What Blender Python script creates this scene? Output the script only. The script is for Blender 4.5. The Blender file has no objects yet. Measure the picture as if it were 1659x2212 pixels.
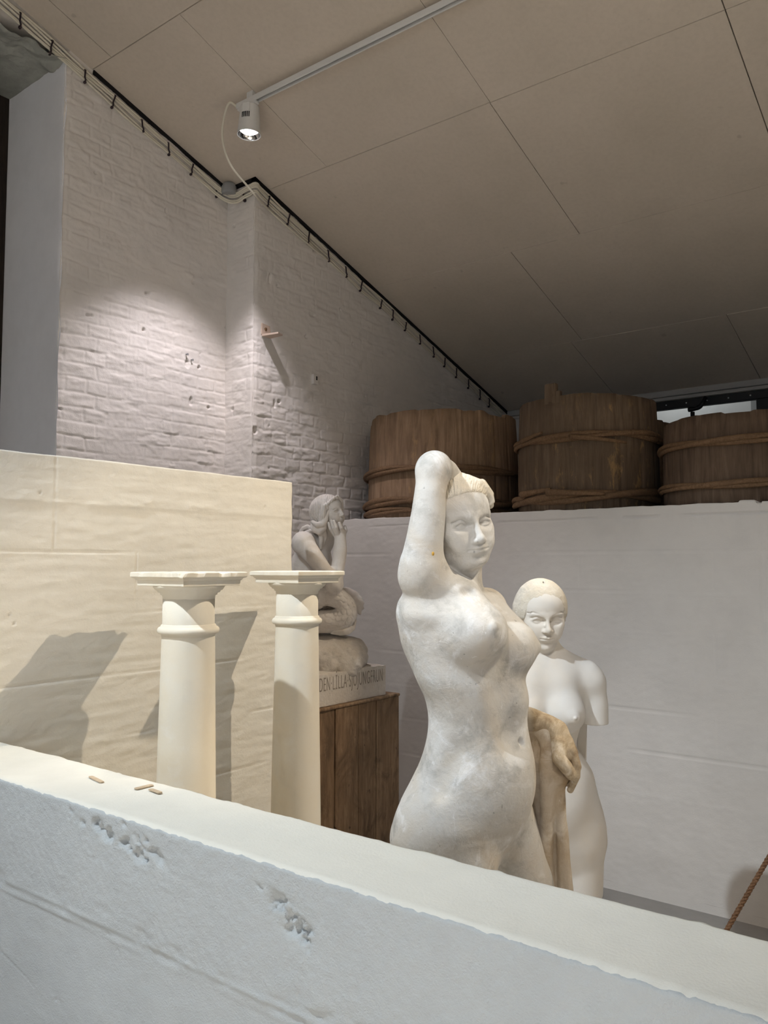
import bpy, bmesh, math, random
import numpy as np
from mathutils import Vector, Matrix
SC = bpy.context.scene
COL = SC.collection
# ---------------------------------------------------------------- camera model (eye, focal length in px of the 1659x2212 frame)
FPX = 1780.0
TH = math.radians(37.75); PI_ = math.atan(115/1780.0); EYE = 1.62
_r = np.array([math.cos(TH), math.sin(TH), 0]); _fh = np.array([-math.sin(TH), math.cos(TH), 0]); _z = np.array([0, 0, 1.0])
_F = _fh*math.cos(PI_)+_z*math.sin(PI_); _U = -_fh*math.sin(PI_)+_z*math.cos(PI_); _C = np.array([0, 0, EYE])
def ray(x, y): return _F+(x-829.5)/FPX*_r-(y-1106)/FPX*_U
def at(x, y, D): return _C+D*ray(x, y)                 # world point seen at (x, y) in the frame at depth D
def on_x(x, y, X): v = ray(x, y); return _C+X/v[0]*v
def on_y(x, y, Y): v = ray(x, y); return _C+Y/v[1]*v
def on_z(x, y, Z): v = ray(x, y); return _C+(Z-EYE)/v[2]*v
CEIL0, CEILS = 5.067, -0.31784
def ceil_z(Y): return CEIL0+CEILS*Y
def on_ceil(x, y, drop=0.0):
    v = ray(x, y); n = np.array([0, -CEILS, 1.0]); t = (CEIL0-drop-_C@n)/(v@n); return _C+t*v

# ---------------------------------------------------------------- noise
def _hash(ix, iy, seed):
    h = (ix.astype(np.int64)*374761393+iy.astype(np.int64)*668265263+seed*1442695041) & 0xffffffff
    h = ((h ^ (h >> 13))*1274126177) & 0xffffffff
    h = ((h ^ (h >> 16))*2246822519) & 0xffffffff
    return ((h ^ (h >> 15)) & 0xffff)/65535.0
def vnoise(u, v, seed=0):
    iu = np.floor(u); iv = np.floor(v); fu = u-iu; fv = v-iv
    fu = fu*fu*(3-2*fu); fv = fv*fv*(3-2*fv)
    a = _hash(iu, iv, seed); b = _hash(iu+1, iv, seed); c = _hash(iu, iv+1, seed); d = _hash(iu+1, iv+1, seed)
    return (a*(1-fu)+b*fu)*(1-fv)+(c*(1-fu)+d*fu)*fv
def fbm(u, v, oct=4, seed=0):
    s = 0; a = .5
    for k in range(oct):
        s = s+a*(vnoise(u*2**k, v*2**k, seed+k*17)-.5); a *= .5
    return s*2
def sstep(a, b, x):
    t = np.clip((x-a)/(b-a), 0, 1); return t*t*(3-2*t)

# ---------------------------------------------------------------- objects
def mesh_from(name, verts, faces, smooth=False):
    me = bpy.data.meshes.new(name)
    me.from_pydata([tuple(map(float, v)) for v in verts], [], faces)
    me.update()
    if smooth: me.polygons.foreach_set('use_smooth', [True]*len(me.polygons))
    return me
def mesh_np(name, verts, quads, smooth=True):
    me = bpy.data.meshes.new(name)
    verts = np.asarray(verts, np.float32); quads = np.asarray(quads, np.int32)
    n, k = quads.shape
    me.vertices.add(len(verts)); me.vertices.foreach_set('co', verts.ravel())
    me.loops.add(n*k); me.loops.foreach_set('vertex_index', quads.ravel())
    me.polygons.add(n); me.polygons.foreach_set('loop_start', np.arange(0, n*k, k, dtype=np.int32))
    me.polygons.foreach_set('use_smooth', np.full(n, smooth))
    me.update(calc_edges=True); me.validate()
    return me
def props(o, label=None, cat=None, group=None, kind=None):
    if label: o['label'] = label
    if cat: o['category'] = cat
    if group: o['group'] = group
    if kind: o['kind'] = kind
    return o
def thing(name, label, cat, loc, group=None):
    o = bpy.data.objects.new(name, None); COL.objects.link(o); o.empty_display_size = .1
    o.location = loc
    return props(o, label, cat, group)
def world_loc(o):
    l = Vector((0, 0, 0))
    while o is not None:
        l = l+o.location; o = o.parent
    return l
def add(name, me, mats, parent=None, **kw):
    """link a mesh given in world coordinates; a part is re-based on its parent"""
    if isinstance(me, bmesh.types.BMesh):
        bm = me; me = bpy.data.meshes.new(name); bm.to_mesh(me); bm.free()
    if parent is not None:
        me.transform(Matrix.Translation(-world_loc(parent)))
    if len(me.materials): me.materials.clear()
    for m in (mats if isinstance(mats, (list, tuple)) else [mats]): me.materials.append(m)
    o = bpy.data.objects.new(name, me); COL.objects.link(o)
    if parent is not None: o.parent = parent
    return props(o, **kw)
def add_at_origin(name, me, mats, loc, **kw):
    """a single-mesh thing given in world coordinates with its origin moved to loc"""
    if isinstance(me, bmesh.types.BMesh):
        bm = me; me = bpy.data.meshes.new(name); bm.to_mesh(me); bm.free()
    me.transform(Matrix.Translation(-Vector(loc)))
    o = add(name, me, mats, **kw); o.location = loc
    return o
def modifier_bevel(o, w, seg=2, ang=35):
    m = o.modifiers.new('bevel', 'BEVEL'); m.width = w; m.segments = seg; m.limit_method = 'ANGLE'; m.angle_limit = math.radians(ang)
    return o

# ---------------------------------------------------------------- shapes
def box(bm, x0, x1, y0, y1, z0, z1, mi=0):
    v = [bm.verts.new((x, y, z)) for z in (z0, z1) for y in (y0, y1) for x in (x0, x1)]
    fs = [(0, 2, 3, 1), (4, 5, 7, 6), (0, 1, 5, 4), (2, 6, 7, 3), (0, 4, 6, 2), (1, 3, 7, 5)]
    out = []
    for f in fs:
        fc = bm.faces.new([v[i] for i in f]); fc.material_index = mi; out.append(fc)
    return out
def hexa(bm, pts, mi=0):
    """8 points: 4 of the bottom ring then 4 of the top ring"""
    v = [bm.verts.new(tuple(map(float, p))) for p in pts]
    for f in [(3, 2, 1, 0), (4, 5, 6, 7), (0, 1, 5, 4), (1, 2, 6, 5), (2, 3, 7, 6), (3, 0, 4, 7)]:
        bm.faces.new([v[i] for i in f]).material_index = mi
def box_mesh(name, *a):
    bm = bmesh.new(); box(bm, *a); me = bpy.data.meshes.new(name); bm.to_mesh(me); bm.free(); return me
def lathe(bm, prof, c, seg=48, mi=0, smooth=True, axis=None, mod=None, caps=True):
    """profile of (radius, z); axis = (origin frame 3x3) optional; mod(angle, r, z) -> r"""
    rings = []
    for (rr, z) in prof:
        ring = []
        for k in range(seg):
            a = 2*math.pi*k/seg
            r2 = mod(a, rr, z) if mod else rr
            p = np.array([r2*math.cos(a), r2*math.sin(a), z])
            if axis is not None: p = axis @ p
            ring.append(bm.verts.new(tuple(map(float, np.asarray(c)+p))))
        rings.append(ring)
    for i in range(len(rings)-1):
        for k in range(seg):
            f = bm.faces.new([rings[i][k], rings[i][(k+1) % seg], rings[i+1][(k+1) % seg], rings[i+1][k]]); f.smooth = smooth; f.material_index = mi
    for ring, rev in ((rings[0], True), (rings[-1], False)) if caps else ():
        f = bm.faces.new(ring[::-1] if rev else ring); f.material_index = mi
    return rings
def spline(pts, n):
    """Catmull-Rom through pts"""
    P = [np.array(p, float) for p in pts]; P = [2*P[0]-P[1]]+P+[2*P[-1]-P[-2]]
    out = []
    m = len(P)-3
    for i in range(n):
        t = i/(n-1)*m; k = min(int(t), m-1); u = t-k
        a, b, c, d = P[k:k+4]
        out.append(.5*((2*b)+(-a+c)*u+(2*a-5*b+4*c-d)*u*u+(-a+3*b-3*c+d)*u**3))
    return np.array(out)
def frames(path):
    T = np.gradient(path, axis=0); T /= np.linalg.norm(T, axis=1)[:, None]+1e-12
    n = np.cross(T[0], [0, 0, 1.0])
    if np.linalg.norm(n) < 1e-3: n = np.cross(T[0], [1.0, 0, 0])
    n /= np.linalg.norm(n); N = []
    for t in T:
        n = n-t*(n@t); n /= np.linalg.norm(n)+1e-12; N.append(n.copy())
    N = np.array(N); B = np.cross(T, N)
    return T, N, B
def tube(bm, path, rad, seg=10, mi=0, closed=False, smooth=True, sq=None):
    path = np.asarray(path, float); n = len(path)
    rad = np.broadcast_to(np.asarray(rad, float), (n,))
    T, N, B = frames(path)
    rings = []
    for i in range(n):
        ring = []
        for k in range(seg):
            a = 2*math.pi*k/seg; ca, sa = math.cos(a), math.sin(a)
            if sq: sa *= sq
            ring.append(bm.verts.new(tuple(path[i]+rad[i]*(ca*N[i]+sa*B[i]))))
        rings.append(ring)
    for i in range(n-1):
        for k in range(seg):
            f = bm.faces.new([rings[i][k], rings[i+1][k], rings[i+1][(k+1) % seg], rings[i][(k+1) % seg]]); f.smooth = smooth; f.material_index = mi
    if closed:
        for k in range(seg):
            f = bm.faces.new([rings[-1][k], rings[0][k], rings[0][(k+1) % seg], rings[-1][(k+1) % seg]]); f.smooth = smooth; f.material_index = mi
    else:
        f = bm.faces.new(rings[0]); f.material_index = mi
        f = bm.faces.new(rings[-1][::-1]); f.material_index = mi
def relief(us, vs, o, du, dv, dn, hf, back=None):
    """grid face with height function; us, vs 1-D arrays; returns verts, quads"""
    U, V = np.meshgrid(us, vs)
    H = hf(U, V)
    P = np.asarray(o)+U[..., None]*np.asarray(du)+V[..., None]*np.asarray(dv)+H[..., None]*np.asarray(dn)
    nv, nu = U.shape
    idx = np.arange(nv*nu).reshape(nv, nu)
    q = np.stack([idx[:-1, :-1], idx[:-1, 1:], idx[1:, 1:], idx[1:, :-1]], -1).reshape(-1, 4)
    return P.reshape(-1, 3), q
# ---------------------------------------------------------------- materials
def nmat(name, rough=.85, spec=.25):
    m = bpy.data.materials.new(name); m.use_nodes = True
    nt = m.node_tree; b = nt.nodes['Principled BSDF']
    b.inputs['Roughness'].default_value = rough
    b.inputs['Specular IOR Level'].default_value = spec
    return m, nt, b
def N(nt, t, **kw):
    n = nt.nodes.new(t)
    for k, v in kw.items():
        if k in n.inputs.keys() if isinstance(k, str) else False: n.inputs[k].default_value = v
        else: setattr(n, k, v)
    return n
def noise(nt, vec, scale, detail=4, rough=.55, dist=0):
    n = nt.nodes.new('ShaderNodeTexNoise'); n.inputs['Scale'].default_value = scale; n.inputs['Detail'].default_value = detail
    n.inputs['Roughness'].default_value = rough; n.inputs['Distortion'].default_value = dist
    if vec is not None: nt.links.new(vec, n.inputs['Vector'])
    return n.outputs['Fac']
def ramp(nt, fac, stops):
    n = nt.nodes.new('ShaderNodeValToRGB'); e = n.color_ramp.elements
    while len(e) > 1: e.remove(e[-1])
    e[0].position = stops[0][0]; e[0].color = (*stops[0][1], 1)
    for p, c in stops[1:]:
        x = e.new(p); x.color = (*c, 1)
    nt.links.new(fac, n.inputs['Fac']); return n.outputs['Color']
def mix(nt, fac, a, b, mode='MIX'):
    n = nt.nodes.new('ShaderNodeMix'); n.data_type = 'RGBA'; n.blend_type = mode
    for s, v in ((0, fac), (6, a), (7, b)):
        if isinstance(v, (int, float)): n.inputs[s].default_value = v
        elif isinstance(v, tuple): n.inputs[s].default_value = (*v, 1)
        else: nt.links.new(v, n.inputs[s])
    return n.outputs[2]
def maprange(nt, v, a, b, c=0., d=1.):
    n = nt.nodes.new('ShaderNodeMapRange'); n.inputs[1].default_value = a; n.inputs[2].default_value = b; n.inputs[3].default_value = c; n.inputs[4].default_value = d
    nt.links.new(v, n.inputs[0]); return n.outputs[0]
def math_(nt, op, a, b=None):
    n = nt.nodes.new('ShaderNodeMath'); n.operation = op
    for i, v in enumerate((a, b)):
        if v is None: continue
        if isinstance(v, (int, float)): n.inputs[i].default_value = v
        else: nt.links.new(v, n.inputs[i])
    return n.outputs[0]
def coords(nt, kind='Object', scale=(1, 1, 1), loc=(0, 0, 0), rot=(0, 0, 0)):
    if kind == 'World':
        t = nt.nodes.new('ShaderNodeNewGeometry').outputs['Position']
    else:
        t = nt.nodes.new('ShaderNodeTexCoord').outputs[kind]
    if scale == (1, 1, 1) and loc == (0, 0, 0) and rot == (0, 0, 0): return t
    mp = nt.nodes.new('ShaderNodeMapping'); mp.inputs['Scale'].default_value = scale; mp.inputs['Location'].default_value = loc; mp.inputs['Rotation'].default_value = rot
    nt.links.new(t, mp.inputs['Vector']); return mp.outputs[0]
def bump(nt, bsdf, h, strength=.3, dist=.01, prev=None):
    b = nt.nodes.new('ShaderNodeBump'); b.inputs['Strength'].default_value = strength; b.inputs['Distance'].default_value = dist
    nt.links.new(h, b.inputs['Height'])
    if prev is not None: nt.links.new(prev, b.inputs['Normal'])
    nt.links.new(b.outputs[0], bsdf.inputs['Normal']); return b.outputs[0]
def setc(nt, b, c):
    if isinstance(c, tuple): b.inputs['Base Color'].default_value = (*c, 1)
    else: nt.links.new(c, b.inputs['Base Color'])

def plain(name, col, rough=.6, spec=.3, metal=0):
    m, nt, b = nmat(name, rough, spec); b.inputs['Base Color'].default_value = (*col, 1); b.inputs['Metallic'].default_value = metal
    return m
def paint(name, col, var=.06, tint=(.8, .72, .6), tfac=.25, bscale=120, bstr=.25, rough=.9, streak=None):
    """old limewash: mottled, slightly stained, grainy"""
    m, nt, b = nmat(name, rough, .15)
    w = coords(nt, 'World')
    n1 = noise(nt, w, 2.2, 6, .6); n2 = noise(nt, w, 14, 5, .6); n3 = noise(nt, w, 1.1, 3, .5)
    lo = tuple(c*(1-var*1.6) for c in col); hi = tuple(min(1, c*(1+var*.6)) for c in col)
    c = ramp(nt, n1, [(.3, lo), (.5, col), (.72, hi)])
    c2 = mix(nt, maprange(nt, n2, .45, .75, 0, .35), c, tuple(x*(1-var*2) for x in col))
    c3 = mix(nt, maprange(nt, n3, .5, .75, 0, tfac), c2, tuple(a*t for a, t in zip(col, (tint[0]/.8, tint[1]/.8, tint[2]/.8))))
    if streak:
        ws = coords(nt, 'World', scale=streak)
        ns = noise(nt, ws, 1, 4, .6)
        c3 = mix(nt, maprange(nt, ns, .4, .8, 0, .18), c3, tuple(x*.8 for x in col))
    setc(nt, b, c3)
    h = noise(nt, w, bscale, 4, .65)
    bump(nt, b, h, bstr, .004)
    return m

M = {}
M['brick_paint'] = paint('white painted brick', (.78, .75, .725), .05, (.8, .74, .66), .22, 160, .35)
M['block_paint'] = paint('white painted blocks', (.60, .578, .553), .05, (.8, .76, .72), .2, 140, .18)
M['cream_paint'] = paint('cream limewash', (.79, .76, .69), .06, (.8, .75, .64), .4, 150, .22, streak=(3, 3, 60))
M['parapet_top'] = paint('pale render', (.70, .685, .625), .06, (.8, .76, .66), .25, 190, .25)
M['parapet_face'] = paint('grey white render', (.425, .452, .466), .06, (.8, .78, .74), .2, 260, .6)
M['reveal'] = paint('smooth white plaster', (.87, .88, .93), .04, (.8, .8, .8), .1, 60, .1)
M['rough_concrete'] = paint('rough soffit', (.36, .37, .34), .25, (.8, .8, .7), .4, 40, .9)
def mk_ceiling():
    m, nt, b = nmat('fibre ceiling board', .9, .15)
    w = coords(nt, 'World')
    n1 = noise(nt, w, 1.3, 5, .6); n2 = noise(nt, w, 45, 3, .6)
    c = ramp(nt, n1, [(.3, (.59, .525, .445)), (.7, (.66, .585, .505))])
    c = mix(nt, maprange(nt, n2, .4, .7, 0, .12), c, (.36, .31, .26))
    ws = noise(nt, w, 9, 2, .5)
    c = mix(nt, maprange(nt, ws, .74, .78, 0, .35), c, (.30, .26, .22))
    setc(nt, b, c); bump(nt, b, noise(nt, w, 260, 3, .6), .15, .002)
    return m
M['ceiling'] = mk_ceiling()
M['gap'] = plain('dark gap', (.012, .011, .010), .9)
M['floor'] = paint('grey concrete floor', (.25, .24, .225), .1, (.8, .78, .74), .2, 60, .2)

def wood(name, cols, grain=(14, 14, 1.2), rough=.75, patch=None, bstr=.5, world=False, blotch=0):
    m, nt, b = nmat(name, rough, .2)
    o = coords(nt, 'World' if world else 'Object', scale=grain)
    n1 = noise(nt, o, 3.0, 8, .65, .6)
    o2 = coords(nt, 'World' if world else 'Object')
    n2 = noise(nt, o2, 3.5, 5, .6)
    c = ramp(nt, n1, [(.28, cols[0]), (.5, cols[1]), (.72, cols[2])])
    c = mix(nt, maprange(nt, n2, .35, .7, 0, .6), c, tuple(x*.55 for x in cols[1]))
    if blotch:
        ob = coords(nt, 'World', scale=(7, 7, 4)); n6 = noise(nt, ob, 1.3, 7, .68, .8)
        c = mix(nt, maprange(nt, n6, .50, .66, 0, blotch), c, tuple(x*.28 for x in cols[1]))
        n7 = noise(nt, coords(nt, 'World', scale=(30, 30, 18)), 1.0, 2, .5)
        c = mix(nt, maprange(nt, n7, .70, .74, 0, .9), c, tuple(x*.12 for x in cols[1]))
        oi = nt.nodes.new('ShaderNodeObjectInfo')
        c = mix(nt, maprange(nt, oi.outputs['Random'], 0, 1, 0, .45), c, tuple(x*.5 for x in cols[1]))
    if patch:
        o3 = coords(nt, 'World' if world else 'Object', scale=(10, 10, 3.0))
        n3 = noise(nt, o3, 1.6, 7, .75, .4)
        n4 = noise(nt, o2, 2.0, 3, .5)
        f = math_(nt, 'MULTIPLY', maprange(nt, n3, .56, .63, 0, 1), maprange(nt, n4, .38, .55, 0, .8))
        c = mix(nt, f, c, patch)
    setc(nt, b, c)
    bump(nt, b, n1, bstr, .006)
    return m
M['vat_tall'] = wood('dark weathered oak staves', [(.085, .058, .039), (.15, .105, .070), (.22, .158, .108)], patch=(.30, .185, .085))
M['vat_left'] = wood('brown weathered staves', [(.165, .105, .066), (.28, .184, .115), (.39, .27, .18)], patch=(.36, .23, .12))
M['vat_right'] = wood('brown grey staves', [(.068, .045, .031), (.13, .088, .06), (.20, .14, .098)])
M['hoop'] = wood('withy hoop', [(.11, .065, .036), (.19, .115, .064), (.27, .17, .10)], (30, 30, 30), .7)
M['pallet'] = wood('old brown boards', [(.115, .068, .036), (.24, .15, .085), (.37, .255, .155)], (22, 22, 2.2), .6, bstr=.4, blotch=.9)
M['splint'] = wood('bare pale wood', [(.50, .38, .25), (.60, .47, .33), (.68, .56, .40)], (40, 40, 40), .6)

def stone(name, base, light, dark, warm, s=1.0, wfac=.5, dfac=.5, lfac=.6, bstr=.25, scratch=True, stain=None, rough=.8):
    """cast plaster: rubbed pale patches, grey dirt, warm varnish stains, scratches"""
    m, nt, b = nmat(name, rough, .25)
    w = coords(nt, 'Object')
    nL = noise(nt, w, 7*s, 9, .68, .8); nD = noise(nt, w, 9*s, 7, .62, .3); nW = noise(nt, w, 4.2*s, 5, .55, .5)
    c = mix(nt, maprange(nt, nW, .42, .68, 0, wfac), base, warm)
    c = mix(nt, maprange(nt, nD, .52, .74, 0, dfac), c, dark)
    c = mix(nt, maprange(nt, nL, .54, .70, 0, lfac), c, light)
    if scratch:
        ws = coords(nt, 'Object', scale=(60, 60, 9))
        ns = noise(nt, ws, 1.5, 5, .7, 1.0)
        c = mix(nt, maprange(nt, ns, .63, .7, 0, .45), c, light)
        nd = noise(nt, w, 55*s, 3, .5)
        c = mix(nt, maprange(nt, nd, .70, .76, 0, .5), c, tuple(x*.45 for x in dark))
    if stain: c = stain(nt, w, c)
    setc(nt, b, c)
    h1 = noise(nt, w, 34*s, 8, .65, .3)
    bump(nt, b, h1, bstr, .008)
    return m
def arm_stain(nt, w, c):
    """brown varnish stain over the lowered forearm and hand"""
    d = nt.nodes.new('ShaderNodeVectorMath'); d.operation = 'DOT_PRODUCT'; d.inputs[1].default_value = tuple(STAIN_R)
    nt.links.new(w, d.inputs[0])
    sp = nt.nodes.new('ShaderNodeSeparateXYZ'); nt.links.new(w, sp.inputs[0])
    f = math_(nt, 'MULTIPLY', maprange(nt, d.outputs['Value'], STAIN_X, STAIN_X+.02), math_(nt, 'MULTIPLY', maprange(nt, sp.outputs[2], 1.285, 1.265), maprange(nt, sp.outputs[2], .96, 1.0)))
    n = noise(nt, w, 16, 7, .7, .5)
    k = ramp(nt, n, [(.35, (.28, .195, .11)), (.5, (.50, .40, .27)), (.62, (.70, .62, .50))])
    return mix(nt, math_(nt, 'MULTIPLY', f, .92), c, k)
_v0 = ray(1010, 1106); _h0 = np.array([_v0[0], _v0[1], 0]); _h0 /= np.linalg.norm(_h0); STAIN_R = np.array([_h0[1], -_h0[0], 0])
STAIN_X = float((at(1139, 1560, 2.2)-at(1010, 1850, 2.13)) @ STAIN_R)
M['marble_front'] = stone('weathered plaster nude', (.56, .55, .53), (.82, .83, .85), (.29, .285, .27), (.54, .465, .37), 1.5, .6, .8, .6, .35, stain=arm_stain)
M['drape'] = stone('brown stained plaster drape', (.60, .52, .42), (.78, .73, .65), (.27, .19, .115), (.36, .25, .135), 1.6, .85, .85, .55, .5)
M['arm_warm'] = stone('tea stained plaster', (.72, .64, .51), (.84, .8, .72), (.45, .37, .27), (.60, .46, .28), 1.2, .7, .5, .45, .4)
M['marble_back'] = stone('smooth grey plaster', (.66, .645, .62), (.75, .74, .72), (.56, .54, .51), (.69, .60, .48), .9, .45, .25, .35, .08, False)
M['marble_hair'] = stone('rough cream plaster', (.63, .59, .515), (.75, .715, .65), (.46, .42, .35), (.60, .51, .38), 2, .5, .4, .5, .5)
M['mermaid'] = stone('pink grey plaster', (.64, .60, .57), (.75, .72, .70), (.42, .38, .35), (.55, .48, .41), 2, .5, .5, .5, .2, False)
M['rock'] = stone('rough grey plaster', (.52, .48, .44), (.66, .63, .59), (.33, .30, .27), (.48, .42, .35), 3, .5, .6, .5, .45)
M['column'] = stone('old cream plaster shaft', (.77, .73, .64), (.84, .82, .77), (.60, .575, .53), (.77, .67, .50), .8, .6, .3, .4, .12, False)
M['letter'] = plain('letter with painted shade', (.22, .19, .16), .9)  # dark tone paints the shade that cut letters would hold
M['white_metal'] = plain('white enamel', (.74, .74, .73), .45, .4)
M['dark_slot'] = plain('black slot', (.02, .02, .02), .7)
M['chrome'] = plain('polished reflector', (.85, .85, .85), .12, .5, 1.0)
M['cable'] = plain('off white cable sheath', (.72, .68, .58), .5, .3)
M['clip'] = plain('dark brown cable clip', (.035, .022, .028), .6)
M['tar'] = paint('dark sealing strip', (.018, .016, .016), .3, (.8, .8, .8), .1, 60, .8)
M['frame_dark'] = wood('dark stained frame', [(.018, .014, .012), (.035, .026, .02), (.05, .038, .03)])
M['black_iron'] = plain('black iron', (.012, .012, .013), .5, .4)
M['trim_grey'] = paint('grey painted trim', (.42, .41, .40), .08, (.8, .8, .8), .1, 60, .1, .6)
M['rust_iron'] = paint('painted rusty iron', (.62, .50, .42), .2, (.8, .55, .4), .6, 60, .5, .7)
M['rope'] = wood('brown hemp rope', [(.08, .04, .02), (.16, .085, .045), (.24, .14, .08)], (90, 90, 90), .9)
M['pipe'] = plain('pvc grey', (.30, .31, .32), .5)
def mk_glass():
    m, nt, b = nmat('window glass', .03, .5)
    b.inputs['Base Color'].default_value = (.93, .96, .96, 1); b.inputs['Transmission Weight'].default_value = 1.0; b.inputs['IOR'].default_value = 1.45
    return m
M['glass'] = mk_glass()
def mk_lamp(name, col, e):
    m, nt, b = nmat(name)
    b.inputs['Emission Color'].default_value = (*col, 1); b.inputs['Emission Strength'].default_value = e
    b.inputs['Base Color'].default_value = (.9, .9, .9, 1)
    return m
M['lens_cool'] = mk_lamp('lit lamp lens', (1, .97, 1.0), 14)
M['lens_warm'] = mk_lamp('lit warm lens', (1, .82, .6), 14)
M['ochre'] = plain('ochre varnish', (.50, .30, .06), .5)
# ================================================================ THE ROOM
random.seed(3)
PW, PJ, YJ, YR = -3.88, -3.63, 3.40, 2.275      # brick wall planes, the jog, the opening's reveal
YB, ZB = 4.05, 1.915                            # low back wall and the loft floor behind it
YF = 6.51                                       # far wall of the loft
XC, YC, ZC = -2.35, 2.425, 1.961                # cream half-height wall
PY0, PY1, PZ = 1.003, 1.215, 1.12               # parapet

def brick_h(plaster_fn, seed):
    def h(u, v):
        uu = u+.022*fbm(u*5, v*7, 3, seed); vv = v+.018*fbm(u*3.5+9, v*3.5, 4, seed+5)
        row = np.floor(vv/.0765); fv = vv/.0765-row
        L = np.where(row % 2 == 0, .25, .125+.0)          # stretcher and header courses
        off = np.where(row % 2 == 0, 0., .0625)
        cu = (uu+off)/L; col = np.floor(cu); fu = (cu-col)*L
        dv = np.minimum(fv, 1-fv)*.0765; du = np.minimum(fu, L-fu)
        d = np.minimum(dv, du)
        tilt = (_hash(col, row, seed+1)-.5)
        face = .0045*tilt+.004*(fv-.5)*(_hash(col, row, seed+2)-.5)*2
        edge = sstep(.001, .0095, d+.003*fbm(u*40, v*40, 2, seed+3))
        hb = face*edge-.0062*(1-edge)
        pl = plaster_fn(u, v)
        rough = .0030*fbm(u*16, v*22, 4, seed+7)+.0014*fbm(u*60, v*60, 2, seed+8)+.006*fbm(u*2.0, v*3.5, 3, seed+21)
        lumps = .006*np.maximum(0, fbm(u*8, v*26, 3, seed+9)-.12)-.005*np.maximum(0, fbm(u*7+3, v*24, 3, seed+14)-.16)
        holes = -.012*sstep(.93, 1.0, fbm(u*15+3, v*19, 2, seed+11)*1.6)
        return hb*(1-pl)+rough+lumps*1.6+holes
    return h
def chips(pts):
    def h(u, v):
        s = np.zeros_like(u)
        for (a, b, ra, rb, d) in pts:
            q = np.sqrt(((u-a)/ra)**2+((v-b)/rb)**2)+.5*fbm(u*50, v*50, 2, int(a*100) % 97)
            s = s-d*(1-sstep(.6, 1.1, q))
        return s
    return h

# ---- wall_left : brick, stepped, with a tall opening at the near end
bm = bmesh.new()
back = -4.45
def quadf(bm, pts, mi): bm.faces.new([bm.verts.new(p) for p in pts]).material_index = mi
# shell (backs and hidden faces), the visible brick faces are relief grids
box(bm, -4.75, PW-.03, YR+.03, YJ, 0, ceil_z(YJ)+.4, 0)
box(bm, -4.75, PJ-.03, YJ+.03, YF+.25, 0, 4.2, 0)
for f in box(bm, -4.75, PW, -3.2, YR+.03, 4.33, 6.3, 0): pass
box(bm, -4.75, PW, -3.2, .75, 0, 4.272, 0)
me = bpy.data.meshes.new('wl'); bm.to_mesh(me); bm.free()
V = [np.array([v.co[:] for v in me.vertices])]; Q = [np.array([p.vertices[:] for p in me.polygons])]; MI = [np.zeros(len(me.polygons), int)]
def push(v, q, mi):
    n = sum(len(x) for x in V); V.append(v); Q.append(q+n); MI.append(np.full(len(q), mi))
def pl_left(u, v): return np.clip(.70+.9*fbm(u*2.5, v*1.5, 3, 4)+.20*sstep(2.6, 3.4, v), .40, .97)
def pl_right(u, v): return np.clip(.36+.6*fbm(u*1.4, v*1.4, 3, 8)+.35*sstep(2.2, 3.2, v), .02, .9)
hl, hr = brick_h(pl_left, 3), brick_h(pl_right, 12)
hc_l = chips([(3.102, 2.815, .014, .030, .010), (3.19, 2.81, .012, .010, .03), (2.57, 3.37, .07, .045, -.004), (3.09, 3.33, .05, .05, -.005), (2.79, 2.95, .01, .008, .02)])
hc_r = chips([(3.415, 2.05, .035, .04, .03), (3.42, 2.43, .02, .02, .02), (3.62, 2.64, .012, .012, .03), (3.58, 2.62, .012, .03, .012), (3.94, 3.70, .02, .014, .03)])
us = np.arange(YR, YJ+.03, .006); vs = np.arange(1.6, 4.42, .006)
v, q = relief(us, vs, (PW, 0, 0), (0, 1, 0), (0, 0, 1), (1, 0, 0), lambda u, v: hl(u, v)+hc_l(u, v)-.006*(1-sstep(0, .03, u-YR)))
push(v, q, 0)
# near reveal edge strip + the jog face
v, q = relief(np.arange(-.024, .2501, .006), vs, (PW, YJ, 0), (1, 0, 0), (0, 0, 1), (0, -1, 0), lambda u, v: hl(u+7, v)*.8-.010*sstep(.22, .25, u)*(.6+.8*fbm(v*9, v*3, 2, 5)))
push(v, q, 0)
us = np.concatenate([np.arange(YJ, 4.6, .006), np.arange(4.6, YF+.02, .012)]); vs2 = np.concatenate([np.arange(1.5, 3.0, .006), np.arange(3.0, 4.02, .007)])
v, q = relief(us, vs2, (PJ, 0, 0), (0, 1, 0), (0, 0, 1), (1, 0, 0), lambda u, v: hr(u, v)+hc_r(u, v)-.012*(1-sstep(0, .03, u-YJ))*(.6+.8*fbm(v*9, v*3, 2, 5)))
push(v, q, 0)
# lower parts, out of sight behind the cream wall
for (p) in ([(PW, YR, 0), (PW, YJ, 0), (PW, YJ, 1.62), (PW, YR, 1.62)], [(PW, YJ, 0), (PJ, YJ, 0), (PJ, YJ, 1.62), (PW, YJ, 1.62)], [(PJ, YJ, 0), (PJ, YF, 0), (PJ, YF, 1.52), (PJ, YJ, 1.52)]):
    push(np.array(p, float), np.array([[0, 1, 2, 3]]), 0)
# the smooth reveal beside the opening, running back to the frame
v, q = relief(np.arange(0, .86, .012), np.arange(0, 4.30, .02), (PW+.002, YR-.001, 0), (-1, 0, 0), (0, 0, 1), (0, -1, 0), lambda u, v: .004*fbm(u*3, v*3, 3, 2)-.012*(1-sstep(0, .02, u))*(.4+fbm(v*6, v, 2, 9)))
push(v, q, 1)
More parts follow.
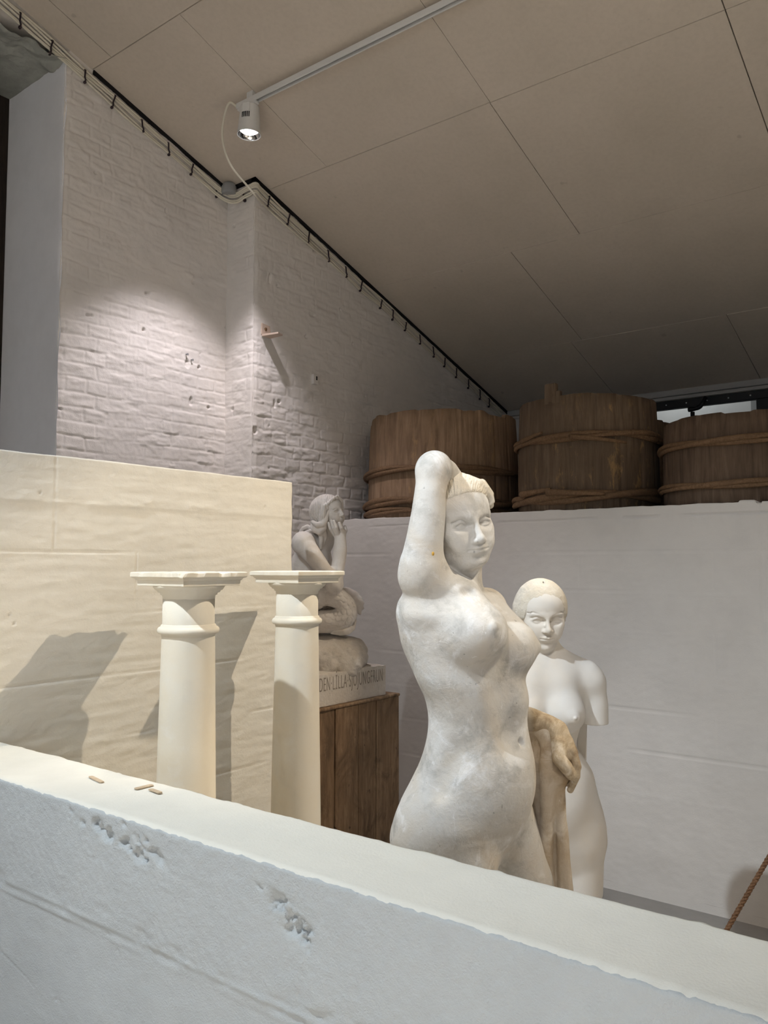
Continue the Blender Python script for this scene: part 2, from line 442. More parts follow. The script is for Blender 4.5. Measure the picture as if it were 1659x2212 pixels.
# broken soffit of the lintel
v, q = relief(np.arange(-.02, .60, .008), np.arange(0, 1.5, .008), (PW, YR, 4.262), (-1, 0, 0), (0, -1, 0), (0, 0, 1), lambda u, v: .035*fbm(u*9, v*9, 4, 6)*(1-sstep(.10, .28, u+.1*fbm(v*5, u*5, 2, 3)))+.05*np.maximum(0, fbm(u*14, v*10, 3, 8))*(1-sstep(.08, .24, u))+.008*fbm(u*8, v*4, 3, 1)+.0)
push(v, q, 2)
me = mesh_np('wall_left', np.concatenate(V), np.concatenate(Q), True)
me.polygons.foreach_set('material_index', np.concatenate(MI).astype(np.int32))
add('wall_left', me, [M['brick_paint'], M['reveal'], M['rough_concrete']], kind='structure')
o = bpy.data.objects['wall_left']

# ---- window_1 : dark frame and glass in the opening
w1 = thing('window_1', None, None, (-4.55, 1.5, 0)); w1['kind'] = 'structure'
bm = bmesh.new()
fx0, fx1 = -4.60, -4.452
box(bm, fx0, fx1, YR-.075, YR, 0, 4.29); box(bm, fx0, fx1, .75, .84, 0, 4.29)
box(bm, fx0, fx1, .84, YR-.075, 4.17, 4.29); box(bm, fx0, fx1, .84, YR-.075, 0, .12)
box(bm, fx0+.03, fx1-.03, 1.46, 1.53, .12, 4.17); box(bm, fx0+.03, fx1-.03, .84, YR-.075, 2.05, 2.11)
modifier_bevel(add('window_frame', bm, M['frame_dark'], w1), .006)
add('window_pane', box_mesh('wp', -4.535, -4.527, .84, YR-.075, .12, 4.17), M['glass'], w1)
add('night_backing', box_mesh('nb', -4.98, -4.95, .3, 2.6, 0, 4.6), M['gap'], kind='structure').name = 'night_dark_sheet'  # black sheet put behind the pane for the darkness outside

# ---- ceiling of fibre boards
bm = bmesh.new()
ys = [-3.2, -1.84, -.77, .30, 1.365, 2.43, 3.507, 4.567, 5.63, YF+.2]
offs = {3: 0, 4: .55, 5: 0, 6: 0, 7: .54, 8: 0}
G = .005
for i in range(len(ys)-1):
    y0, y1 = ys[i]+G*.5, ys[i+1]-G*.5
    if i == 5: xs = [-4.75, -3.14, -2.037, -.90, .23, 1.36, 2.5, 3.7]
    elif i == 6: xs = [-4.75, -2.040, -.90, .23, 1.36, 2.5, 3.7]
    elif i == 7: xs = [-4.75, -2.51, -.10, 1.0, 3.7]
    else: xs = [-4.75, -3.70, -2.60, -1.49, -.38, .73, 1.84, 3.7]
    for a, b in zip(xs[:-1], xs[1:]):
        g = G*(.55 if i in (5,) and a < -3 else 1)
        x0, x1 = a+g*.5, b-g*.5
        dz = random.uniform(-.0012, .0012)
        hexa(bm, [(x0, y0, ceil_z(y0)+dz), (x1, y0, ceil_z(y0)+dz), (x1, y1, ceil_z(y1)+dz), (x0, y1, ceil_z(y1)+dz),
                  (x0, y0, ceil_z(y0)+.012), (x1, y0, ceil_z(y0)+.012), (x1, y1, ceil_z(y1)+.012), (x0, y1, ceil_z(y1)+.012)])
a, b = ys[0], ys[-1]
hexa(bm, [(-4.75, a, ceil_z(a)+.0125), (3.7, a, ceil_z(a)+.0125), (3.7, b, ceil_z(b)+.0125), (-4.75, b, ceil_z(b)+.0125)]+[(x, y, ceil_z(y)+.2) for x, y in ((-4.75, a), (3.7, a), (3.7, b), (-4.75, b))], 1)
add('ceiling', bm, [M['ceiling'], M['gap']], kind='structure')

# ---- low back wall with the loft floor on it
def joints(rows, width, off, phase, depth, seed, w=.0035):
    def h(u, v):
        s = np.zeros_like(u)
        r = np.array(sorted(rows))
        vv = v+.004*fbm(u*1.5, v*0+3, 3, seed); k = np.zeros_like(u)
        for z in r:
            k = k+(v > z)
            a = sstep(.25, .6, .5+fbm(u*1.7, np.full_like(u, z*7.3), 3, seed+2))
            dd = np.abs(vv-z)
            s = s-depth*a*(1-sstep(0, w, dd))+depth*.16*a*(1-sstep(0, w*3, np.abs(vv-z+.009)))
        uu = u+phase+off*(k % 2)+.003*fbm(u*0+1, v*4, 3, seed+4)
        fu = uu/width-np.floor(uu/width); du = np.minimum(fu, 1-fu)*width
        a = sstep(.35, .7, .5+fbm(np.floor(uu/width+.5)*3.7, v*1.6, 2, seed+6))
        s = s-depth*.6*a*(1-sstep(0, w, du))+depth*.1*a*(1-sstep(0, w*3, np.abs(du-.008)))
        return s
    return h
jb = joints([1.688, 1.491, 1.293, 1.099, .905, .704, .50], .68, .34, 1.16, .0035, 31)
def hb(u, v):
    crack = 1.862+.006*fbm(u*4, u*0, 3, 2)
    a = sstep(-2.3, -1.5, u)*.8+.25
    s = jb(u, v)-.010*a*(1-sstep(.001, .006, np.abs(v-crack)))*sstep(-.1, .25, fbm(u*6, u*0+5, 3, 7)+.12)
    s = s+.004*sstep(1.858, 1.868, v)*fbm(u*7, v*7, 3, 3)+.0022*fbm(u*5, v*9, 4, 4)+.0009*fbm(u*30, v*50, 3, 5)
    s = s-.006*(1-sstep(.0, .007, np.abs(u+.948)))*sstep(1.2, 1.3, v)
    return s
us = np.arange(-3.66, .9, .007); vs = np.concatenate([np.arange(.04, 1.84, .008), np.arange(1.84, ZB+.0001, .005)])
v, q = relief(us, vs, (0, YB, 0), (1, 0, 0), (0, 0, 1), (0, -1, 0), hb)
# ragged top arris
n_u = len(us); top = np.arange((len(vs)-1)*n_u, len(vs)*n_u)
v[top, 2] += .006*fbm(us*11, us*0+2, 3, 9)+.008*(np.abs(us+1.0) < .035)-.012*(np.abs(us+.95) < .012)
v2 = v[top].copy(); v2[:, 1] = YB+.20; v2[:, 2] = ZB-.004
nn = len(v); v = np.concatenate([v, v2])
q = np.concatenate([q, np.stack([top[:-1], top[1:], nn+np.arange(1, n_u), nn+np.arange(n_u-1)], -1)])
lo = np.array([(-3.66, YB, 0), (.9, YB, 0), (.9, YB, .04), (-3.66, YB, .04)], float); q = np.concatenate([q, [[len(v), len(v)+1, len(v)+2, len(v)+3]]]); v = np.concatenate([v, lo])
add('wall_back', mesh_np('wall_back', v, q), M['block_paint'], kind='structure')
bm = bmesh.new(); box(bm, -3.66, 3.6, YB+.02, YF, 0, ZB-.005); box(bm, .9, 3.6, YB-.005, YB+.02, 0, ZB)
add('floor_loft', bm, M['gap'], kind='structure')

# ---- far wall of the loft, its window band
bm = bmesh.new()
box(bm, -3.7, -2.78, YF, YF+.12, ZB-.2, 3.02); box(bm, .6, 3.6, YF, YF+.12, ZB-.2, 3.02)
box(bm, -2.78, .6, YF, YF+.12, ZB-.2, 2.10)
add('wall_far', bm, M['block_paint'], kind='structure')
bm = bmesh.new()
box(bm, -3.62, 3.6, YF-.03, YF+.0, 2.955, 3.004); 
me = add('trim_1', bm, M['trim_grey'], kind='structure')
modifier_bevel(me, .008)
bm = bmesh.new(); box(bm, -3.62, 3.6, YF-.018, YF, 2.925, 2.953); modifier_bevel(add('trim_2', bm, M['trim_grey'], kind='structure'), .006)
w2 = thing('window_2', None, None, (-1.2, YF, 2.1)); w2['kind'] = 'structure'
bm = bmesh.new(); box(bm, -2.78, .6, YF+.005, YF+.07, 2.86, 2.925); box(bm, -2.78, -2.70, YF+.005, YF+.07, 2.1, 2.86); box(bm, -1.53, -1.36, YF+.005, YF+.07, 2.1, 2.86); box(bm, .5, .6, YF+.005, YF+.07, 2.1, 2.86); box(bm, -2.7, .5, YF+.005, YF+.07, 2.1, 2.17)
modifier_bevel(add('window_frame', bm, M['black_iron'], w2), .004)
for i in range(9):
    bm = bmesh.new(); bmesh.ops.create_uvsphere(bm, u_segments=10, v_segments=6, radius=.006); bmesh.ops.transform(bm, matrix=Matrix.Translation((-2.2+.158*i, YF+.004, 2.892)), verts=bm.verts)
    add('screw_head', bm, M['white_metal'], w2)
add('window_pane', box_mesh('wp2', -2.7, .5, YF+.03, YF+.036, 2.17, 2.86), M['glass'], w2)
bm = bmesh.new()
ap = on_y(1508, 898, YF-.05); bp = on_y(1493, 886, YF-.05)
tube(bm, spline([on_y(1497, 930, YF-.05), on_y(1496, 890, YF-.05)], 6), .016, 10)
tube(bm, spline([on_y(1487, 885, YF-.05), on_y(1500, 883, YF-.05), on_y(1512, 879, YF-.05), on_y(1519, 868, YF-.05), on_y(1523, 858, YF-.02)], 14), [.019, .020, .019, .018, .017, .017, .016, .016, .015, .015, .014, .013, .012, .012], 10)
add('window_handle', bm, M['black_iron'], w2, label='black iron handle against the bright pane')
# the neighbouring room's plastered wall beyond the pane, in its own lamp light
bm = bmesh.new(); box(bm, -4.2, -1.78, 7.55, 7.65, 1.5, 3.6); add('wall_beyond', bm, M['block_paint'], kind='structure')
bm = bmesh.new(); box(bm, -1.78, -.2, 7.4, 7.65, 1.5, 3.6); add('wall_neighbour', bm, M['trim_grey'], kind='structure')

# ---- cream half-height wall
jc = joints([1.662, 1.462, 1.265, 1.065, .86], .60, .30, .12, .003, 51, .003)
def hcw(u, v):
    s = jc(u, v)
    c = 1.812+.004*fbm(u*3, u*0, 3, 12)
    s = s+.0016*sstep(c-.004, c+.003, v)*(1-.7*sstep(c, c+.1, v))+.006*np.maximum(0, fbm(u*14, v*30, 3, 14))*(1-sstep(0, .03, np.abs(v-c-.012)))*sstep(0., .3, .15+fbm(u*2.2, u*0+4, 2, 15))
    s = s+.0016*fbm(u*4, v*5, 4, 16)+.0014*fbm(u*9, v*50, 3, 17)+.0007*fbm(u*50, v*90, 2, 18)
    s = s-.008*(1-sstep(0, .012, YC-u))*(.6+.9*fbm(v*10, v*3, 3, 19))
    for (a, b) in [(1.245, 1.473), (1.33, 1.84), (2.27, 1.85), (1.26, 1.45)]:
        s = s-.006*(1-sstep(.001, .0045, np.hypot(u-a, v-b)))
    return s
us = np.arange(.95, YC+.0001, .005); vs = np.concatenate([np.arange(.2, .7, .02), np.arange(.7, ZC+.0001, .0052)])
v, q = relief(us, vs, (XC, 0, 0), (0, 1, 0), (0, 0, 1), (1, 0, 0), hcw)
n_u = len(us); top = np.arange((len(vs)-1)*n_u, len(vs)*n_u)
v[top, 2] += .003*fbm(us*9, us*0+2, 3, 19)
side = np.arange(len(vs))*n_u+n_u-1
def strip(v, q, ids, dx, flip=False):
    v2 = v[ids].copy(); v2[:, 0] += dx; n = len(v); m = len(ids)
    f = np.stack([ids[:-1], ids[1:], n+np.arange(1, m), n+np.arange(m-1)], -1)
    return np.concatenate([v, v2]), np.concatenate([q, f[:, ::-1] if flip else f])
v, q = strip(v, q, top, -.16); v, q = strip(v, q, side, -.16, True)
bm = bmesh.new(); box(bm, XC-.16, XC-.03, .95, YC-.03, 0, ZC-.02)
me0 = bpy.data.meshes.new('x'); bm.to_mesh(me0); bm.free()
b0 = np.array([x.co[:] for x in me0.vertices]); f0 = np.array([p.vertices[:] for p in me0.polygons])
q = np.concatenate([q, f0+len(v)]); v = np.concatenate([v, b0])
add('wall_partition', mesh_np('wall_partition', v, q), M['cream_paint'], kind='structure')

# ---- parapet in the foreground
def hp(u, v):
    # v measured up from the floor
    zr = .897+.006*fbm(u*3, u*0, 3, 21)
    s = -.004*(1-sstep(zr-.012, zr+.001, v))                                # coarser coat above, thinner below the ragged ridge
    band = sstep(zr-.03, zr-.024, v)*(1-sstep(zr-.004, zr+.008, v))
    s = s+.0035*band*(.5+1.2*fbm(u*6, v*20, 3, 22))
    up = sstep(zr, zr+.03, v)
    s = s-.011*np.maximum(0, fbm(u*22, v*30, 3, 23)+.02)*(1-sstep(.005, .04, np.abs(v-zr-.008)))*sstep(-.1, .3, fbm(u*2.6, u*0+1, 2, 24)+.1)
    s = s+up*(.0015*fbm(u*110, v*110, 3, 25)+.0011*fbm(u*30, v*30, 3, 26))+.0035*fbm(u*5, v*5, 3, 27)+(1-up)*(.0012*fbm(u*20, v*40, 3, 28)+.0006*fbm(u*80, v*90, 2, 29))
    # trowel arcs
    s = s+.0006*up*np.sin(1500*.6*np.hypot(u+1.06, v-1.02))*sstep(.0, .2, fbm(u*4, v*4, 2, 30))
    for (a, b, ra, rb, d, sd) in [(-1.59, 1.085, .055, .010, .012, 1), (-1.50, 1.083, .05, .012, .016, 2), (-1.44, 1.07, .05, .012, .016, 3), (-1.37, 1.06, .05, .014, .016, 4), (-1.33, 1.075, .05, .012, .010, 5), (-1.41, 1.093, .05, .012, .008, 6),
                                  (-1.03, 1.075, .035, .010, .012, 7), (-.985, 1.050, .045, .022, .018, 8), (-.955, 1.035, .04, .014, .018, 9), (-.94, 1.02, .02, .014, .012, 10), (-1.44, .866, .05, .006, .008, 11), (-1.66, .70, .03, .006, .006, 12), (-.55, .95, .06, .01, .01, 13), (-1.52, 1.02, .05, .006, .005, 14)]:
        qd = np.hypot((u-a)/ra, (v-b+.35*(u-a))/(rb*1.6))+.5*fbm(u*30, v*30, 2, 40+sd)
        m_ = 1-sstep(.5, 1.15, qd)
        s = s-d*m_*sstep(-.08, .16, fbm(u*42, v*55, 3, 60+sd)-.16*qd+.06)*(.6+.8*fbm(u*90, v*90, 2, 70+sd))+.0022*m_*fbm(u*70, v*70, 2, 81)
    # crack lines
    s = s-.003*(1-sstep(0, .0022, np.abs(v-(.712-.24*(u+1.80)+.004*fbm(u*9, u*0, 2, 71)))))*(1-sstep(.06, .10, np.abs(u+1.83)))
    return s*1.0
us = np.concatenate([np.arange(-2.5, -2.0, .02), np.arange(-2.0, -.15, .0034), np.arange(-.15, 1.0, .02), np.arange(1.0, 3.61, .2)])
vs = np.concatenate([np.arange(0, .56, .14), np.arange(.56, PZ-.004, .0034), [PZ-.002]])
v, q = relief(us, vs, (0, PY0, 0), (1, 0, 0), (0, 0, 1), (0, -1, 0), hp)
nF = len(q)
n_u = len(us); top = np.arange((len(vs)-1)*n_u, len(vs)*n_u)
v[top, 1] += .0015+.0015*fbm(us*60, us*0+7, 3, 38); v[top, 2] = PZ-.0005+.0022*fbm(us*45, us*0, 3, 33)-.005*np.maximum(0, fbm(us*70, us*0+2, 2, 34))
# top, gently uneven
ut, vt = us, np.concatenate([np.arange(.02, PY1-PY0-.008, .009), [PY1-PY0-.006, PY1-PY0]])
vv2, q2 = relief(ut, vt, (0, PY0, PZ), (1, 0, 0), (0, 1, 0), (0, 0, 1), lambda u, v: .0016*fbm(u*8, v*10, 4, 35)+.0005*fbm(u*60, v*60, 2, 36)-.003*sstep(PY1-PY0-.008, PY1-PY0, v)*(1+2*fbm(u*20, v*0, 3, 37)))
n = len(v); v = np.concatenate([v, vv2]); q = np.concatenate([q, q2+n])
q = np.concatenate([q, np.stack([top[:-1], top[1:], n+np.arange(1, n_u), n+np.arange(n_u-1)], -1)])
last = n+np.arange((len(vt)-1)*n_u, len(vt)*n_u)
v3 = v[last].copy(); v3[:, 2] = 0; n = len(v); v = np.concatenate([v, v3]); q = np.concatenate([q, np.stack([last[:-1], last[1:], n+np.arange(1, n_u), n+np.arange(n_u-1)], -1)])
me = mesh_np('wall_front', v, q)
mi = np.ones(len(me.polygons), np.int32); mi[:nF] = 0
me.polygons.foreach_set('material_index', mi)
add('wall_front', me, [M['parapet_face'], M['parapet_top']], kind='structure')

# ---- floor and the rest of the room, behind the camera
add('floor', box_mesh('fl', -4.75, 3.7, -3.3, YB+.02, -.1, 0), M['floor'], kind='structure')
add('wall_right', box_mesh('wr', 3.6, 3.75, -3.3, YF+.2, 0, 6.2), M['block_paint'], kind='structure')
bm = bmesh.new()
for (a, b, c, d) in [(-4.75, 3.7, 0, .9), (-4.75, 3.7, 2.6, 6.3), (-4.75, -3.0, .9, 2.6), (2.4, 3.7, .9, 2.6), (-.5, -.1, .9, 2.6)]:
    box(bm, a, b, -3.35, -3.2, c, d)
add('wall_rear', bm, M['block_paint'], kind='structure')
w3 = thing('window_3', None, None, (-.3, -3.25, .9)); w3['kind'] = 'structure'
bm = bmesh.new()
for x0, x1 in ((-3.0, -.5), (-.1, 2.4)):
    box(bm, x0, x1, -3.3, -3.24, .9, .96); box(bm, x0, x1, -3.3, -3.24, 2.54, 2.6)
    for k in range(4):
        xx = x0+(x1-x0)*k/3; box(bm, xx-.03, xx+.03, -3.3, -3.24, .96, 2.54)
add('window_frame', bm, M['frame_dark'], w3)
# ================================================================ SCULPTURE: implicit modelling, polygonised with surface nets
def _v(p): return np.asarray(p, np.float64)
class Sculpt:
    """ordered smooth unions / cuts of simple solids; every op knows its bounding sphere"""
    def __init__(self): self.ops = []
    def op(self, kind, fn, c, R, k): self.ops.append((kind, fn, _v(c), float(R), float(k))); return self
    # --- solids
    def ball(self, c, r, k=.02, kind='u'):
        c = _v(c); return self.op(kind, lambda P: np.sqrt(((P-c)**2).sum(-1))-r, c, r, k)
    def ell(self, c, r, k=.02, kind='u', R=None):
        """ellipsoid with radii r in the axes (rows of R)"""
        c = _v(c); r = _v(r); A = np.eye(3) if R is None else _v(R)
        def f(P):
            q = (P-c) @ A.T
            a = np.sqrt(((q/r)**2).sum(-1)); b = np.sqrt(((q/(r*r))**2).sum(-1))
            return np.where(a < 1e-6, -r.min(), a*(a-1)/np.maximum(b, 1e-9))
        return self.op(kind, f, c, r.max(), k)
    def cone(self, a, b, ra, rb, k=.02, kind='u'):
        """round cone (tapered capsule)"""
        a = _v(a); b = _v(b); ab = b-a; L2 = float(ab @ ab)
        def f(P):
            t = np.clip(((P-a) @ ab)/max(L2, 1e-12), 0, 1)
            d = np.sqrt(((P-a-t[..., None]*ab)**2).sum(-1))
            return d-(ra+(rb-ra)*t)
        return self.op(kind, f, (a+b)/2, math.sqrt(L2)/2+max(ra, rb), k)
    def chain(self, pts, rs, k=.01, kind='u', ki=None):
        """polyline of round cones joined into one solid first, then blended with k"""
        pts = [_v(p) for p in pts]; rs = np.broadcast_to(np.asarray(rs, float), (len(pts),))
        ki = k*.3 if ki is None else ki
        def f(P):
            d = None
            for i in range(len(pts)-1):
                a, ab = pts[i], pts[i+1]-pts[i]; L2 = max(float(ab @ ab), 1e-12)
                t = np.clip(((P-a) @ ab)/L2, 0, 1)
                e = np.sqrt(((P-a-t[..., None]*ab)**2).sum(-1))-(rs[i]+(rs[i+1]-rs[i])*t)
                d = e if d is None else np.minimum(d, e)
            return d
        c = np.mean(pts, 0); R = max(np.linalg.norm(p-c)+r for p, r in zip(pts, rs))
        return self.op(kind, f, c, R, k)
    def loft(self, secs, k=.02, kind='u', axes=None):
        """secs: list of (centre, ra, rb, n) ordered along an axis; axes = (A, B, T): A, B span the sections, T is the stacking axis"""
        A, B, T = [_v(x) for x in axes]
        C = np.array([s[0] for s in secs], float); ra = np.array([s[1] for s in secs]); rb = np.array([s[2] for s in secs])
        h = C @ T; o = np.argsort(h); C, ra, rb, h = C[o], ra[o], rb[o], h[o]
        ca, cb = C @ A, C @ B
        def pch(x, y):
            """monotone-ish cubic through the knots"""
            m = np.gradient(y, x)
            def g(t):
                i = np.clip(np.searchsorted(x, t)-1, 0, len(x)-2)
                hh = x[i+1]-x[i]; s = np.clip((t-x[i])/hh, 0, 1)
                return ((1+2*s)*(1-s)**2)*y[i]+s*(1-s)**2*hh*m[i]+s*s*(3-2*s)*y[i+1]+s*s*(s-1)*hh*m[i+1]
            return g
        gca, gcb, gra, grb = pch(h, ca), pch(h, cb), pch(h, ra), pch(h, rb)
        h0, h1 = h[0], h[-1]
        def f(P):
            t = P @ T; tc = np.clip(t, h0, h1)
            qa = (P @ A-gca(tc)); qb = (P @ B-gcb(tc)); Ra = gra(tc); Rb = grb(tc)
            a = np.sqrt((qa/Ra)**2+(qb/Rb)**2); b = np.sqrt((qa/Ra**2)**2+(qb/Rb**2)**2)
            d = np.where(a < 1e-6, -np.minimum(Ra, Rb), a*(a-1)/np.maximum(b, 1e-9))
            ex = np.maximum(np.maximum(h0-t, t-h1), 0)
            return np.where(ex > 0, np.sqrt(np.maximum(d, 0)**2+ex**2)+np.minimum(d, 0)*0, d)*.9
        c = C.mean(0); R = max(np.linalg.norm(x-c)+max(p, q) for x, p, q in zip(C, ra, rb))*1.05
        return self.op(kind, f, c, R, k)
    def plane_cut(self, p, n, k=.004):
        p = _v(p); n = _v(n)/np.linalg.norm(n)
        return self.op('s', lambda P: -((P-p) @ n), p, 1e3, k)       # removes the side n points to
    def disp(self, fn, c, R): return self.op('d', fn, c, R, 0)
    # --- evaluation
    def eval(self, P, ops=None):
        d = np.full(P.shape[:-1], 9.0)
        for kind, fn, c, R, k in (self.ops if ops is None else ops):
            if kind == 'd': d = d+fn(P); continue
            e = fn(P)
            if kind == 'u':
                h = np.maximum(k-np.abs(d-e), 0)/max(k, 1e-9); d = np.minimum(d, e)-h*h*k*.25
            else:
                e = -e; h = np.maximum(k-np.abs(d-e), 0)/max(k, 1e-9); d = np.maximum(d, e)+h*h*k*.25
        return d
    def mesh(self, h, lo, hi):
        NB = 16; S = NB*h
        lo = _v(lo); hi = _v(hi); nb = np.ceil((hi-lo)/S).astype(int)
        bi = np.stack(np.meshgrid(*[np.arange(n) for n in nb], indexing='ij'), -1).reshape(-1, 3)
        cen = lo+(bi+.5)*S
        d0 = np.concatenate([self.eval(c) for c in np.array_split(cen, max(1, len(cen)//20000))])
        act = bi[np.abs(d0) < S*.866*1.35+.012]
        ax = np.arange(NB+1)*h
        L = np.stack(np.meshgrid(ax, ax, ax, indexing='ij'), -1)
        E = np.array([(0, 0, 0), (1, 0, 0), (0, 1, 0), (0, 0, 1), (1, 1, 0), (1, 0, 1), (0, 1, 1), (1, 1, 1)])
        dims = (nb*NB+2).astype(np.int64)
        def key(i, j, k): return ((i+1)*(dims[1]+2)+(j+1))*(dims[2]+2)+(k+1)
        KV, VV, QK = [], [], []
        half = S*.866
        for b in act:
            o = lo+b*S; c = o+S*.5
            ops = [q for q in self.ops if np.sqrt(((q[2]-c)**2).sum()) < q[3]+half+2*q[4]+.016]
            if not any(q[0] == 'u' for q in ops): continue
            D = self.eval(L+o, ops)
            sg = D < 0
            if sg.all() or not sg.any(): continue
            s8 = [sg[e[0]:NB+e[0], e[1]:NB+e[1], e[2]:NB+e[2]] for e in E]
            tot = sum(x.astype(np.int8) for x in s8)
            I = np.argwhere((tot > 0) & (tot < 8))
            if len(I):
                v8 = np.stack([D[I[:, 0]+e[0], I[:, 1]+e[1], I[:, 2]+e[2]] for e in E], 1)
                acc = np.zeros((len(I), 3)); cnt = np.zeros(len(I))
                for p in range(8):
                    for q in range(p+1, 8):
                        if np.abs(E[p]-E[q]).sum() != 1: continue
                        cr = (v8[:, p] < 0) != (v8[:, q] < 0)
                        t = np.where(cr, v8[:, p]/np.where(cr, v8[:, p]-v8[:, q], 1), 0)
                        acc += np.where(cr[:, None], E[p]+t[:, None]*(E[q]-E[p]), 0); cnt += cr
                G = I+b*NB
                KV.append(key(G[:, 0], G[:, 1], G[:, 2])); VV.append(o+(I+acc/cnt[:, None])*h)
            for a in range(3):
                e = [0, 0, 0]; e[a] = 1
                s0 = sg[:NB, :NB, :NB]; s1 = sg[e[0]:NB+e[0], e[1]:NB+e[1], e[2]:NB+e[2]]
                J = np.argwhere(s0 != s1)
                if not len(J): continue
                ins = s0[J[:, 0], J[:, 1], J[:, 2]]
                G = J+b*NB
                u, w = [(1, 2), (2, 0), (0, 1)][a]
                du = np.zeros(3, int); du[u] = 1; dw = np.zeros(3, int); dw[w] = 1
                K = [key(*(G-x).T) for x in (du*0, du, du+dw, dw)]
                Qd = np.stack(K, 1); Qd[~ins] = Qd[~ins][:, ::-1]
                QK.append(Qd)
        KV = np.concatenate(KV); VV = np.concatenate(VV); QK = np.concatenate(QK)
        od = np.argsort(KV); KV, VV = KV[od], VV[od]
        ix = np.clip(np.searchsorted(KV, QK), 0, len(KV)-1)
        ok = (KV[ix] == QK).all(1)
        return VV, ix[ok]
    def polish(self, V, it=1):
        """project the vertices back onto the surface"""
        return V

def _hit(self, x, y, d0=1.0, d1=6.0):
    """first point of the surface on the line of sight through (x, y)"""
    t = d0; v = ray(x, y); n = np.linalg.norm(v)
    for _ in range(400):
        d = float(self.eval((_C+t*v)[None])[0])
        if d < .0004: break
        t += max(d*.8, .0006)/n
        if t > d1: return None
    return _C+t*v
Sculpt.hit = _hit
class View:
    """places modelling points: frame position (x, y) and a distance behind the figure's middle plane"""
    def __init__(self, x, D):
        v = ray(x, 1106); h = np.array([v[0], v[1], 0]); h /= np.linalg.norm(h)
        self.D = D; self.t = -h; self.r = np.array([-self.t[1], self.t[0], 0]); self.s = D/FPX
        self.B = np.array([self.r, self.t, _z])                # right, towards viewer, up
    def P(self, x, y, dd=0.): return at(x, y, self.D+dd)
    def frame(self, yaw=0, pitch=0, roll=0): return rot(yaw, pitch, roll) @ self.B
def rot(yaw=0, pitch=0, roll=0):
    """head/body frame: rows = (left, forward, up) axes in (right, towards viewer, up) of a view frame; yaw > 0 turns to the viewer's right, pitch > 0 looks down"""
    cy, sy = math.cos(yaw), math.sin(yaw)
    l = np.array([cy, -sy, 0]); f = np.array([sy, cy, 0]); u = np.array([0, 0, 1.0])
    cp, sp = math.cos(pitch), math.sin(pitch)
    f, u = f*cp-u*sp, u*cp+f*sp
    cr, sr = math.cos(roll), math.sin(roll)
    l, u = l*cr+u*sr, u*cr-l*sr
    return np.array([l, f, u])

